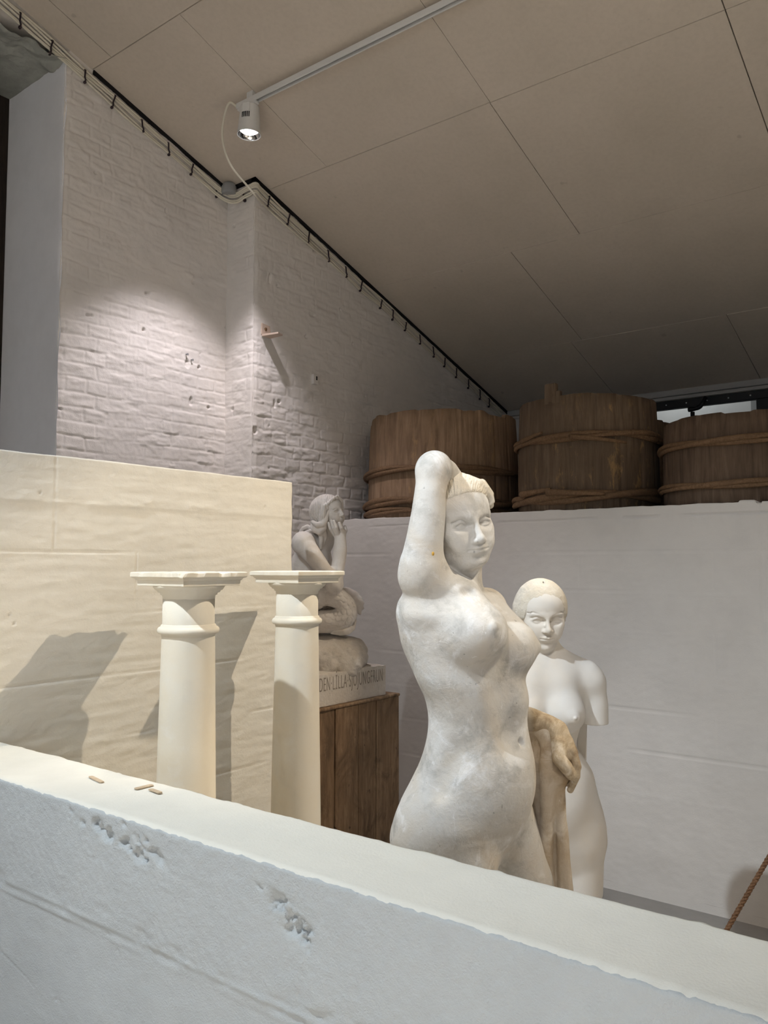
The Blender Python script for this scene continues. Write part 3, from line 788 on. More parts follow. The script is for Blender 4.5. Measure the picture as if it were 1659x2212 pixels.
def head(S, c, H, A, ears=(1, -1), lids=1.0, jaw=1.0, smile=0., brow=1.0, narrow=1.0, chin=0., nose=0., mw=1.0):
    """a woman's head of height H centred at c; A rows = left, forward, up (world)"""
    c = _v(c)
    def p(x, y, z): return c+H*(x*narrow*A[0]+y*A[1]+z*A[2])
    def e(x, r, k, kind='u', RR=None): S.ell(p(*x), H*_v(r)*[narrow, 1, 1], k*H, kind, A if RR is None else RR)
    e((0, -.075, .125), (.312, .385, .372), .08)
    e((0, .105, .15), (.262, .235, .26), .10)                      # forehead
    e((0, .085, -.12), (.242, .27, .30), .10)                      # face
    e((0, .135, -.335+chin*.6), (.140*jaw, .178, .145), .12)                # jaw
    e((0, .290, -.428+chin), (.062*jaw, .062, .064), .08)                   # chin
    for s in (1, -1):
        e((s*.165, .195, -.095), (.085, .10, .085), .12)           # cheekbone
        e((s*.12, .255, -.215), (.09, .085, .10), .10)             # cheek beside the mouth
        S.cone(p(s*.045, .318, .085), p(s*.195, .245, .083), .030*H, .028*H, .05*H*brow)
        S.cone(p(s*.185, -.03, -.20), p(s*.075*jaw, .21, -.43+chin), .060*H, .042*H, .12*H)   # jaw line
    # nose
    S.cone(p(0, .315, .075), p(0, .412, -.115+nose), .026*H, .034*H, .055*H)
    S.ball(p(0, .415, -.135+nose), .043*H, .03*H)
    for s in (1, -1):
        S.ell(p(s*.046, .368, -.150+nose), H*_v((.034, .046, .030)), .025*H, 'u', A)
    # sockets, eyes
    for s in (1, -1):
        S.ell(p(s*.132, .330, -.004), H*_v((.092, .066, .052)), .055*H, 's', A)
        S.ball(p(s*.055, .335, -.01), .026*H, .05*H, 's')
        S.ball(p(s*.134, .222, -.006), .0745*H, .006*H)
        # lids: arcs on a slightly larger ball
        ec = np.array([s*.134, .222, -.006]); R_ = .0785
        def arc(z0, zm, zi, n=9, wid=.066):
            out = []
            for i in range(n):
                t = -1+2*i/(n-1)
                x = t*wid; z = zm*(1-t*t)+(z0 if t*s > 0 else zi)*t*t
                y = math.sqrt(max(R_**2-x*x-z*z*.9, .0002))
                out.append(p(ec[0]+x, ec[1]+y-.004*t*t, ec[2]+z))
            return out
        S.chain(arc(-.004, .034*lids, -.012), .0125*H, .012*H)
        S.chain(arc(-.004, .030*lids+.016, -.004, wid=.07), .014*H, .02*H)
        S.chain(arc(-.004, -.030, -.012), .0095*H, .014*H)
        # fold above the lid
        S.chain([p(s*.070, .316, .030), p(s*.135, .316, .056), p(s*.208, .256, .030)], .006*H, .014*H, 's')
    # mouth
    m = smile
    S.ell(p(0, .306, -.275), H*_v((.098, .064, .080)), .06*H, 'u', A)
    S.chain([p(-.086*mw, .326, -.268+m), p(-.045*mw, .358, -.257), p(-.018, .376, -.248), p(0, .376, -.252), p(.018, .376, -.248), p(.045*mw, .358, -.257), p(.086*mw, .326, -.268+m)], [.009*H, .020*H, .021*H, .020*H, .021*H, .020*H, .009*H], .028*H, ki=.02*H)
    S.chain([p(-.076*mw, .330, -.278+m*.8), p(-.038*mw, .356, -.297), p(0, .364, -.302), p(.038*mw, .356, -.297), p(.076*mw, .330, -.278+m*.8)], [.010*H, .026*H, .030*H, .026*H, .010*H], .028*H)
    S.chain([p(-.092*mw, .352, -.268+m*1.2), p(-.046*mw, .384, -.272), p(0, .399, -.277), p(.046*mw, .384, -.272), p(.092*mw, .352, -.268+m*1.2)], [.006*H, .0085*H, .009*H, .0085*H, .006*H], .016*H, 's')
    if nose > -.01: S.chain([p(0, .392, -.21), p(0, .397, -.232)], .011*H, .025*H, 's')          # philtrum
    S.ell(p(0, .385, -.352), H*_v((.075, .034, .028)), .07*H, 's', A)            # under the lip
    for s in (1, -1):
        S.ball(p(s*.020, .402, -.188+nose), .011*H, .012*H, 's')                      # nostril
    for s in ears:
        S.ell(p(s*.315, -.045, -.035), H*_v((.030, .060, .098)), .03*H, 'u', A)
        S.chain([p(s*.338, .0, -.02), p(s*.350, -.02, .05), p(s*.352, -.075, .045), p(s*.348, -.085, -.02), p(s*.335, -.05, -.10)], .014*H, .01*H)
        S.ell(p(s*.352, -.035, -.02), H*_v((.018, .030, .045)), .02*H, 's', A)
    return p
# ================================================================ THE THREE PLASTER FIGURES
HS = 1.0 
def stripes(fn_u, amp, seed=0):
    def f(P):
        u, v = fn_u(P)
        w = u+1.1*fbm(u*.45, v*2.6, 3, seed)
        return -amp*(np.abs(np.sin(w*math.pi))**.7-.5)-amp*.5*fbm(u*2.3, v*6, 2, seed+1)
    return f

# ---------------------------------------------------------------- front nude, right arm raised behind the head
def front_nude():
    W = View(1010, 2.10); s = W.s; P = W.P
    yaw = math.radians(50); A = W.frame(yaw); l, f, u = A; cw, sw = math.cos(yaw), math.sin(yaw)
    S = Sculpt()
    def sec(y, L, R, ratio, dd=0., sh=0.):
        w = (R-L)/2*s
        rb = w/math.sqrt((ratio*cw)**2+sw**2); return (P((L+R)/2+sh, y, dd), rb*ratio, rb)
    S.loft([sec(1276, 908, 1030, 1.5, .015), sec(1294, 880, 1062, 1.5, .01), sec(1315, 868, 1082, 1.42, 0), sec(1360, 874, 1090, 1.34), sec(1410, 886, 1103, 1.28), sec(1463, 900, 1131, 1.2), sec(1508, 919, 1142, 1.15), sec(1552, 926, 1139, 1.15), sec(1600, 921, 1143, 1.18),
            sec(1640, 909, 1145, 1.22), sec(1682, 889, 1142, 1.25), sec(1725, 867, 1138, 1.25), sec(1769, 851, 1133, 1.25), sec(1812, 845, 1112, 1.2), sec(1850, 862, 1088, 1.15)], .03, axes=(l, f, u))
    # neck and shoulders
    S.cone(P(992, 1195, .045), P(985, 1300, .03), .050, .058, .035)
    S.cone(P(1004, 1290, .05), P(1050, 1312, .125), .034, .044, .04)                    # her left trapezius
    S.ball(P(1047, 1321, .135), .050, .04)
    S.cone(P(914, 1238, -.085), P(985, 1302, -.050), .044, .040, .045)                   # pectoral run up to the raised arm
    S.cone(P(920, 1262, -.05), P(925, 1370, .02), .048, .056, .07)                      # latissimus
    # raised arm
    S.chain([P(910, 1236, -.07), P(912, 1212, -.085), P(918, 1164, -.09), P(925, 1113, -.09), P(929, 1067, -.085), P(935, 1024, -.07)], [.051, .0520, .0455, .042, .0385, .039], .030, ki=.03)
    S.ball(P(936, 1013, -.066), .0415, .02)
    S.chain([P(941, 1010, -.05), P(962, 1021, .0), P(985, 1047, .07), P(1003, 1075, .13)], [.038, .034, .030, .026], .02, ki=.02)
    for k in range(4):                                                                  # hand behind the head
        S.chain([P(1003+2*k, 1078-6*k, .14), P(1022+3*k, 1086-8*k, .165), P(1036+2*k, 1098-8*k, .15)], [.013, .0105, .009], .008)
    S.cone(P(998, 1070, .12), P(1012, 1076, .15), .026, .026, .02)
    # other arm: hanging behind the body, forearm out to the cloth
    S.chain([P(1048, 1318, .14), P(1052, 1400, .19), P(1070, 1520, .22)], [.047, .042, .037], .03, ki=.02)
    S.chain([P(1070, 1525, .22), P(1110, 1545, .18), P(1150, 1555, .14), P(1186, 1566, .11), P(1204, 1578, .10)], [.038, .036, .031, .026, .0245], .018, ki=.02)
    # breasts
    S.cone(P(1000, 1312, -.06), P(1020, 1366, -.100), .052, .064, .06)
    S.ell(P(1031, 1366, -.112), (.070, .072, .064), .04, R=A)
    S.cone(P(1062, 1322, .055), P(1098, 1392, .012), .040, .060, .045)
    S.ell(P(1100, 1398, -.006), (.054, .060, .054), .06, R=A)
    # belly, flank and hips
    S.ell(P(1062, 1690, -.03), (.10, .092, .10), .07, R=A)
    # thighs down to the base
    def Z(x, y, dd, dz): q = P(x, y, dd); return q+np.array([0, 0, dz])
    b0 = P(965, 1850, -.05)
    S.loft([(P(962, 1795, -.03), .100, .135), (P(964, 1850, -.045), .100, .140), (P(970, 1910, -.05), .092, .118), (b0+u*-.30, .072, .082), (b0+u*-.38-f*.01, .055, .060), (b0+u*-.50-f*.03, .052, .060), (b0+u*-.66-f*.02, .036, .040), (b0+u*-.72-f*.02, .04, .06)], .025, axes=(l, f, u))
    S.chain([P(1075, 1775, .05), P(1098, 1850, .06), P(1117, 1910, .065)], [.098, .094, .090], .026, ki=.02)
    q = P(1117, 1910, .065)
    S.chain([q, q+f*.10+l*.02-u*.30, q+f*.05+l*.03-u*.62], [.090, .055, .036], .02, ki=.02)
    for (c, ax) in ((b0+u*-.735, f), (q+f*.05+l*.03-u*.66, f*.9+l*.3)):
        S.chain([c-ax*.05, c+ax*.05, c+ax*.14-u*.012], [.038, .038, .026], .03, ki=.02)
    # the head
    HA = W.frame(math.radians(33), math.radians(3), .15)
    hp = head(S, P(989, 1130, .015), .240, HA, ears=(1,), lids=1.0, narrow=1.13, jaw=1.35, chin=.045, nose=-.03, mw=1.2)
    S.cone(hp(0, -.10, -.28), P(990, 1235, .04), .058, .050, .04)
    # surface details found on the line of sight
    def groove(pts, r, dp, k):
        qs = []
        for x, y in pts:
            h = S.hit(x, y)
            if h is None: return
            qs.append(h+(-W.t)*0+W.t*(r-dp))
        S.chain(qs, r, k, 's')
    groove([(1106, 1500), (1114, 1550), (1121, 1586)], .03, .0012, .06)
    groove([(985, 1625), (960, 1660), (945, 1690)], .02, .003, .04)
    n = S.hit(1128, 1604); S.ell(n+W.t*.001, (.007, .012, .010), .008, 's', A)
    n = S.hit(1068, 1356); S.ball(n+W.t*.001, .0064, .005); S.ell(n, (.013, .004, .013), .012, R=A)
    S.cone(P(1132, 1402, 0), P(1158, 1399, -.002), .026, .0065, .03)
    # clavicles, throat hollow
    n = S.hit(1014, 1279)
    if n is not None: S.ell(n, (.014, .010, .010), .02, 's', A)
    # the grasping hand
    hd = Sculpt()
    S.chain([P(1204, 1578, .10), P(1220, 1604, .085), P(1231, 1626, .075)], [.0245, .0235, .021], .014, ki=.016)
    S.cone(P(1203, 1590, .085), P(1218, 1632, .07), .020, .017, .015)
    fing = [((1236, 1622, .058), (1245, 1650, .052), (1245, 1676, .055), (1232, 1706, .062)), ((1238, 1628, .082), (1247, 1656, .085), (1240, 1680, .09), (1226, 1692, .085)), ((1233, 1632, .105), (1240, 1660, .11), (1232, 1682, .112), (1219, 1692, .10)), ((1226, 1634, .125), (1230, 1660, .13), (1222, 1680, .13), (1211, 1688, .118))]
    for g in fing: S.chain([P(*q) for q in g], [.0125, .0112, .0105, .0088], .006, ki=.006)
    S.chain([P(1206, 1606, .065), P(1207, 1638, .042), P(1222, 1656, .036), P(1233, 1674, .046)], [.019, .0175, .0175, .0135], .008, ki=.012)
    lo = np.array([-1.60, 1.35, .05]); hi = np.array([-.60, 2.25, 2.02])
    return S, (lo, hi), W, hp, HA

def front_hair(W, hp, HA, H=.238):
    S = Sculpt()
    P = W.P
    S.ell(hp(0, -.07, .135), H*_v((.345*1.12, .435, .425)), .02, 'u', HA)
    S.op('s', lambda Q: -((Q-hp(0, .25, .270)) @ (HA[1]*.66-HA[2]*.75)), hp(0, 0, 0), 9, .014)
    def uv(Q):
        q = (Q-hp(0, -.05, .1))/H; x = q @ HA[0]; y = q @ HA[1]; z = q @ HA[2]
        return np.arctan2(x*.9+y*.5, z+.25)*25, np.arctan2(y, x)
    S.disp(stripes(uv, .0020, 3), hp(0, 0, 0), .4)
    S.chain([P(1012, 1040, .0), P(1034, 1046, .0), P(1048, 1056, .005), P(1057, 1068, .012), P(1061, 1082, .016), P(1058, 1094, .016)], [.014, .014, .0125, .010, .009, .005], .012, ki=.008)
    S.chain([P(1052, 1062, .0), P(1062, 1073, .006), P(1064, 1083, .006), P(1059, 1090, .004)], [.005, .006, .006, .004], .004)
    S.chain([P(1040, 1046, .03), P(1056, 1068, .035), P(1060, 1092, .04)], [.014, .013, .008], .012)
    c = hp(0, 0, 0); return S, (c-.25, c+.25)

def drape(W):
    S = Sculpt(); P = W.P
    def dn(x, y, dd, z): q = P(x, y, dd); q[2] = z; return q
    folds = [([(1150, 1552, .20), (1149, 1650, .165), (1150, 1730, .16), (1156, 1830, .16), (1160, 1960, .16)], [.020, .020, .020, .022, .026]),
             ([(1168, 1556, .175), (1166, 1640, .125), (1164, 1700, .13), (1160, 1800, .14), (1163, 1960, .14)], [.022, .026, .017, .014, .018]),
             ([(1190, 1590, .10), (1186, 1650, .085), (1184, 1700, .075), (1182, 1760, .07), (1180, 1850, .07), (1184, 1960, .065)], [.022, .026, .022, .019, .018, .022]),
             ([(1209, 1640, .085), (1204, 1690, .075), (1197, 1735, .085), (1199, 1800, .10), (1202, 1960, .105)], [.020, .018, .012, .011, .012]),
             ([(1214, 1668, .085), (1211, 1704, .075), (1211, 1744, .07), (1216, 1816, .065), (1221, 1914, .06), (1223, 1960, .06)], [.016, .012, .014, .0165, .0195, .021])]
    for pts, rs in folds: 
        q = [P(*p) for p in pts]; e = q[-1].copy(); e[2] = .15; q.append(e); rs = rs+[rs[-1]*1.4]
        S.chain(q, rs, .012, ki=.01)
    S.chain([P(1160, 1570, .15), P(1185, 1582, .115), P(1206, 1600, .10)], [.030, .030, .020], .02, ki=.02)
    S.chain([P(1172, 1600, .16), P(1176, 1750, .15), P(1190, 1960, .14)], [.024, .026, .034], .02, ki=.02)
    S.chain([P(1199, 1690, .10), P(1200, 1780, .095), P(1203, 1960, .09)], [.018, .020, .022], .012, ki=.02)
    S.chain([P(1200, 1680, .12), P(1203, 1800, .12), P(1210, 1960, .11)], [.018, .022, .026], .014, ki=.02)
    S.ell(P(1217, 1682, .075), (.016, .016, .014), .012)
    S.ell(P(1208, 1676, .06), (.012, .012, .016), .012)
    S.disp(lambda Q: .0018*fbm((Q[..., 0]-Q[..., 1])*35, Q[..., 2]*22, 3, 5)+.0012*fbm((Q[..., 0]+Q[..., 1])*60, Q[..., 2]*14, 2, 6), P(1190, 1760, .1), 2)
    return S, (np.array([-1.25, 1.75, .10]), np.array([-.75, 2.25, 1.48]))

# ---------------------------------------------------------------- second nude, arms cut above the elbow
def rear_nude():
    W = View(1185, 2.82); s = W.s; P = W.P
    yaw = math.radians(9); A = W.frame(yaw); l, f, u = A
    S = Sculpt()
    def sec(y, c, w, d, dd=0.): return (P(c, y, dd), w*s, d*s)
    S.loft([sec(1398, 1170, 22, 20), sec(1412, 1170, 44, 32), sec(1440, 1170, 82, 48), sec(1470, 1171, 92, 56), sec(1505, 1173, 88, 60), sec(1545, 1175, 82, 60), sec(1585, 1177, 72, 54), sec(1612, 1179, 67.5, 50), sec(1632, 1182, 76, 54),
            sec(1660, 1186, 90, 62), sec(1700, 1190, 97, 68), sec(1745, 1193, 104, 74), sec(1790, 1195, 108, 74), sec(1830, 1194, 100, 66), sec(1862, 1194, 72, 48), sec(1880, 1194, 40, 30)], .03, axes=(l, f, u))
    S.cone(P(1173, 1370, .045), P(1170, 1425, .015), .043, .050, .03)
    S.cone(P(1185, 1408, .015), P(1262, 1452, .01), .030, .042, .05)
    S.cone(P(1158, 1408, .015), P(1078, 1452, .01), .030, .042, .05)
    for sg, cx in ((1, 1281), (-1, 1062)):
        S.ball(P(cx-sg*6, 1472, .0), .046, .045)
        S.chain([P(cx-sg*3, 1478, 0), P(cx+sg*5, 1520, -.005), P(cx+sg*8, 1600, -.01)], [.046, .0425, .040], .02, ki=.02)
    # cut the arms
    up = np.array([0, 0, -1.0])
    for sg, cx in ((1, 1289), (-1, 1054)):
        S.ell(P(cx, 1598, -.01), (.075, .075, .0645), .003, 's', np.array([l, f, u]))
    for sg, cx, dd in ((1, 1222, -.088), (-1, 1132, -.088)):
        c = P(cx, 1540, dd)
        S.cone(P(cx-sg*12, 1486, -.055), c, .040, .052, .05)
        S.ell(c, (.060, .062, .058), .03, R=A)
        n = c+(f*.98+l*sg*.26)*.062-u*.004
        S.ell(n, (.015, .008, .015), .02, R=A); S.cone(n, n+(f+l*sg*.25)*.010, .0075, .006, .004)
    # seams between the arms and the chest
    S.chain([P(1261, 1512, -.062), P(1260.5, 1530, -.062), P(1261, 1548, -.06), P(1260, 1570, -.06)], .004, .008, 's')
    S.ell(P(1190, 1720, -.07), (.10, .06, .10), .07, R=A)
    n = S.hit(1186, 1660); S.ell(n+W.t*.002, (.005, .007, .008), .010, 's', A)
    b = P(1194, 1840, 0)
    for sg in (1, -1):
        q = b+l*sg*.085*1.0
        S.chain([q+u*.10-l*sg*.015, q+u*.03, q-u*.12, q-u*.34-l*sg*.015, q-u*.44-l*sg*.02, q-u*.62-l*sg*.03], [.085, .088, .082, .052, .050, .032], .05, ki=.03)
        c = q-u*.655-l*sg*.03
        S.chain([c-f*.04, c+f*.05, c+f*.13-u*.01], [.034, .034, .024], .03, ki=.02)
    HA = W.frame(math.radians(14), math.radians(11), .01)
    hp = head(S, P(1171, 1329, -.01), .224, HA, ears=(1, -1), narrow=1.10, jaw=.95, chin=.02)
    S.cone(hp(0, -.12, -.28), P(1171, 1400, .03), .047, .043, .025)
    # carved brow lines
    for sg in (1, -1):
        S.chain([hp(sg*.045, .375, .045), hp(sg*.12, .345, .105), hp(sg*.19, .285, .118), hp(sg*.245, .205, .09)], .0022, .003, 's')
    c = P(1185, 1640, 0)
    return S, (np.array([c[0]-.42, c[1]-.42, -.02]), np.array([c[0]+.42, c[1]+.42, 1.62])), W, hp, HA

def rear_hair(hp, HA, H=.224):
    S = Sculpt()
    S.ell(hp(0, -.095, .115), H*_v((.400, .432, .432)), .02, 'u', HA)
    S.ell(hp(0, -.30, -.08), H*_v((.26, .17, .20)), .08, 'u', HA)
    # opening for the face, peaked at the parting
    S.ell(hp(0, .36, -.075), H*_v((.352, .37, .420)), .008, 's', HA)
    S.cone(hp(0, .42, .20), hp(0, .42, .425), .20*H, .012*H, .012*H, 's')
    S.op('s', lambda Q: -((Q-hp(0, 0, -.085)) @ (-HA[2]*.9+HA[1]*.25)), hp(0, 0, 0), 9, .012)
    S.chain([hp(0, .30, .42), hp(0, .12, .50), hp(0, -.1, .53)], .008*H, .015*H, 's')
    def rough(Q): return .0016*fbm(Q[..., 0]*70+Q[..., 1]*20, Q[..., 2]*70, 3, 4)+.0016*fbm(Q[..., 0]*22, Q[..., 2]*26+Q[..., 1]*20, 2, 7)
    S.disp(rough, hp(0, 0, 0), .4)
    c = hp(0, 0, 0); return S, (c-.22, c+.22)

# ---------------------------------------------------------------- mermaid on her rock
def mermaid():
    W = View(715, 3.85); s = W.s; P = W.P
    S = Sculpt()
    A = W.frame(math.radians(72)); l, f, u = A
    # torso leaning on the arm
    S.chain([P(676, 1180, .06), P(662, 1225, .05), P(645, 1275, .04), P(640, 1300, .03)], [.074, .078, .072, .095], .03, ki=.05)
    S.cone(P(655, 1172, -.04), P(690, 1172, .15), .052, .046, .04)
    S.cone(P(690, 1190, .02), P(694, 1212, .02), .040, .042, .04)
    S.cone(P(696, 1178, .06), P(712, 1150, .035), .030, .030, .03)                                 # neck
    # near arm
    S.chain([P(656, 1176, -.06), P(676, 1200, -.085), P(702, 1235, -.085), P(722, 1262, -.07)], [.050, .042, .035, .036], .02, ki=.03)
    S.chain([P(722, 1262, -.07), P(730, 1225, -.055), P(735, 1190, -.045), P(735, 1165, -.04), P(734, 1154, -.035)], [.038, .031, .0315, .027, .026], .015, ki=.02)
    # far arm crossing the lap
    S.chain([P(692, 1175, .15), P(705, 1225, .15), P(716, 1266, .10)], [.042, .035, .030], .02, ki=.02)
    # tail: thigh, bend, shin
    path = spline([P(640, 1300, .03), P(684, 1287, -.02), P(718, 1288, -.03), P(743, 1303, -.03), P(746, 1326, -.03), P(728, 1341, -.03), P(700, 1343, -.03), P(665, 1345, -.01), P(625, 1350, .02)], 26)
    rad = np.interp(np.linspace(0, 1, 26), [0, .18, .36, .48, .58, .70, .85, 1], [.090, .046, .043, .050, .053, .051, .049, .045])
    S.chain([p for p in path], rad, .010, ki=.012)
    S.chain([p+W.t*-.10-_z*.012 for p in path[:15]], rad[:15]*1.15, .02, ki=.012)
    S.ell(P(690, 1318, .06), (.085, .05, .06), .03, R=W.B)
    seg = np.linalg.norm(np.diff(path, axis=0), axis=1); arc = np.concatenate([[0], np.cumsum(seg)])
    T, Nn, Bb = frames(path)
    def scales(Q):
        sh = Q.shape[:-1]; q = Q.reshape(-1, 3); out = np.zeros(len(q))
        near = np.linalg.norm(q-P(700, 1320, -.02), axis=1) < .30
        if not near.any(): return out.reshape(sh)
        z = q[near]
        dd = ((z[:, None, :]-path[None])**2).sum(-1); i = dd.argmin(1)
        dv = z-path[i]; a = np.arctan2((dv*Bb[i]).sum(1), (dv*Nn[i]).sum(1)); t = arc[i]+(dv*T[i]).sum(1)
        L = .026; n = 12
        best = np.full(len(z), -1.0)
        for k in (0, 1, 2):
            row = np.floor(t/L)-k; uu = (a/(2*math.pi)*n+.5*(row % 2)) % 1-.5
            v = t/L-row                      # 0 .. 3 along the scale
            inside = 1-np.sqrt((uu/.56)**2+((v-.75)/1.15)**2)
            h = np.where(inside > 0, .35+.9*np.minimum(inside, .25)+.22*(v), -1)
            best = np.maximum(best, h)
        fade = sstep(.05, .10, arc[i])*sstep(1.2*.05, .02, np.abs(np.sqrt(dd[np.arange(len(z)), i])-rad[i]))
        out[near] = -.010*(np.clip(best, 0, 1.1)-.5)*fade
        return out.reshape(sh)
    S.disp(scales, P(700, 1320, 0), .6)
    HA = W.frame(math.radians(54), math.radians(-7), .05)
    hp = head(S, P(714, 1107, .01), .163, HA, ears=(), narrow=1.1)
    S.cone(hp(0, -.12, -.25), P(700, 1172, .05), .040, .042, .03)
    # hand under the cheek
    S.ell(P(733, 1151, -.035), (.030, .022, .026), .012, R=W.B)
    for pts in ([(726, 1153, -.055), (720, 1140, -.07), (715.5, 1125, -.062)], [(730, 1152, -.06), (726, 1139, -.078), (721, 1126, -.072)], [(739, 1150, -.05), (736.5, 1140, -.072), (733, 1130, -.074)], [(722, 1155, -.04), (714, 1143, -.055), (710, 1130, -.05)]):
        S.chain([P(*q) for q in pts], [.0085, .0078, .0066], .004, ki=.004)
    S.chain([P(743, 1152, -.025), P(747, 1146, -.015), P(745, 1138, .0)], [.0095, .0085, .007], .006)
    c = P(690, 1220, 0)
    return S, (np.array([c[0]-.34, c[1]-.40, 1.00]), np.array([c[0]+.34, c[1]+.34, 2.05])), W, hp, HA

def mermaid_hair(W, hp, HA, H=.163):
    S = Sculpt(); P = W.P
    S.ell(hp(0, -.10, .13), H*_v((.385, .43, .40)), .02, 'u', HA)
    S.ell(hp(0, -.33, -.10), H*_v((.30, .20, .34)), .08, 'u', HA)
    S.chain([hp(-.34, .08, .16), hp(-.36, .0, -.10), hp(-.30, -.10, -.36)], [.07*H, .10*H, .11*H], .06*H)
    S.ell(hp(0, .42, -.05), H*_v((.345, .38, .41)), .010, 's', HA)
    # fringe swept from the parting
    S.chain([hp(-.02, .30, .42), hp(-.16, .26, .34), hp(-.30, .14, .20), hp(-.37, .02, .10)], [.030*H, .045*H, .045*H, .03*H], .02*H)
    S.chain([hp(.02, .31, .42), hp(.16, .30, .30), hp(.27, .22, .06)], [.03*H, .05*H, .045*H], .02*H)
    def uv(Q):
        q = (Q-hp(0, -.05, .1))/H; x = q @ HA[0]; y = q @ HA[1]; z = q @ HA[2]
        return np.arctan2(y+.2, np.abs(x)*.6+z*.2+.5)*13+x*3, z*2
    S.disp(stripes(uv, .0030, 8), hp(0, 0, 0), .25)
    # the knot on her nape and the loose ends
    S.chain([P(676, 1128, -.03), P(686, 1134, -.05), P(697, 1132, -.055), P(704, 1122, -.045), P(708, 1108, -.04)], [.009, .014, .015, .013, .008], .005, ki=.006)
    S.chain([P(675, 1132, .0), P(680, 1143, -.03), P(690, 1148, -.04), P(700, 1140, -.045), P(703, 1130, -.045)], [.010, .017, .018, .014, .010], .005, ki=.006)
    S.chain([P(676, 1144, -.01), P(664, 1138, .0), P(655, 1142, .0), P(648, 1154, -.005), P(638, 1164, .0), P(630, 1176, .01)], [.009, .011, .011, .0105, .011, .008], .005, ki=.006)
    S.chain([P(676, 1150, -.01), P(668, 1148, -.02), P(660, 1152, -.02)], [.009, .010, .007], .005)
    S.chain([P(692, 1148, -.03), P(694, 1165, -.03), P(692, 1185, -.02), P(690, 1196, -.012)], [.014, .011, .009, .005], .006)
    S.chain([P(698, 1143, -.035), P(703, 1160, -.02), P(699, 1178, -.015)], [.012, .010, .005], .006)
    c = hp(0, 0, 0)-np.array([0, 0, .08]); return S, (c-.30, c+.26)

def mermaid_fin(W):
    S = Sculpt(); P = W.P
    root = P(735, 1279, .02)
    for e in ((760, 1277, .05), (771, 1283, .05), (779, 1292, .045), (784, 1303, .04), (784, 1314, .03), (778, 1326, .02)):
        m = (root+P(*e))/2+W.t*.004+_z*.009
        S.chain([root, m, P(*e)], [.012, .0095, .0055], .016, ki=.006)
    S.chain([P(766, 1284, .045), P(777, 1300, .04), P(775, 1318, .025)], [.0095, .0095, .0095], .02)
    S.chain([P(750, 1282, .04), P(764, 1294, .04), P(768, 1310, .02)], [.012, .012, .012], .03)
    S.chain([P(716, 1367, -.055), P(735, 1369, -.06), P(752, 1367, -.05), P(763, 1358, -.03), P(768, 1340, .0)], [.006, .008, .009, .009, .006], .006)
    S.chain([P(722, 1362, -.06), P(742, 1363, -.062), P(757, 1356, -.04)], [.008, .012, .010], .015)
    c = P(750, 1320, 0); return S, (c-.16, c+.16)

def mermaid_rock(W):
    S = Sculpt(); P = W.P
    S.ell(P(738, 1412, .02), (.118, .15, .092), .04, R=W.B)
    S.ell(P(690, 1410, .02), (.13, .16, .088), .05, R=W.B)
    S.ell(P(770, 1415, .06), (.055, .10, .080), .04, R=W.B)
    S.ell(P(720, 1440, -.09), (.12, .07, .06), .05, R=W.B)
    S.ell(P(645, 1410, .06), (.13, .15, .10), .05, R=W.B)
    def rough(Q):
        a = Q @ W.r; b = Q @ W.t; c = Q[..., 2]
        return .016*fbm(a*8+b*3, c*9-b*4, 3, 11)+.008*fbm(a*22+b*9, c*24-b*11, 3, 12)
    S.disp(rough, P(730, 1400, 0), .5)
    c = P(710, 1410, .02); return S, (c-_v((.34, .34, .16)), c+_v((.34, .34, .16)))
# ================================================================ COLUMNS, PEDESTAL, VATS, LAMP, CABLES
# ---- two small doric columns standing along the cream wall
def abacus_mesh(cx, cy, half, prof, seed, chip):
    """square moulded slab: profile of (outset, z) swept round a square, its upper arris chipped"""
    n = 26; pts = []
    for k in range(4):
        for i in range(n):
            t = -1+2*i/n
            pts.append([(t, -1), (1, t), (-t, 1), (-1, -t)][k])
    m = len(pts); bm = bmesh.new(); rings = []
    rr = random.Random(seed)
    for (o, z, c) in prof:
        ring = []
        for i, (a, b) in enumerate(pts):
            q = c*chip*max(0, float(fbm(np.array([i*.31+seed]), np.array([seed*1.7]), 3, seed)[0])+.02)
            ring.append(bm.verts.new((cx+a*(half+o-q*1.2), cy+b*(half+o-q*1.2), z-q*.55)))
        rings.append(ring)
    for i in range(len(rings)-1):
        for k in range(m): bm.faces.new([rings[i][k], rings[i][(k+1) % m], rings[i+1][(k+1) % m], rings[i+1][k]])
    bm.faces.new(rings[0][::-1]); bm.faces.new(rings[-1])
    return bm
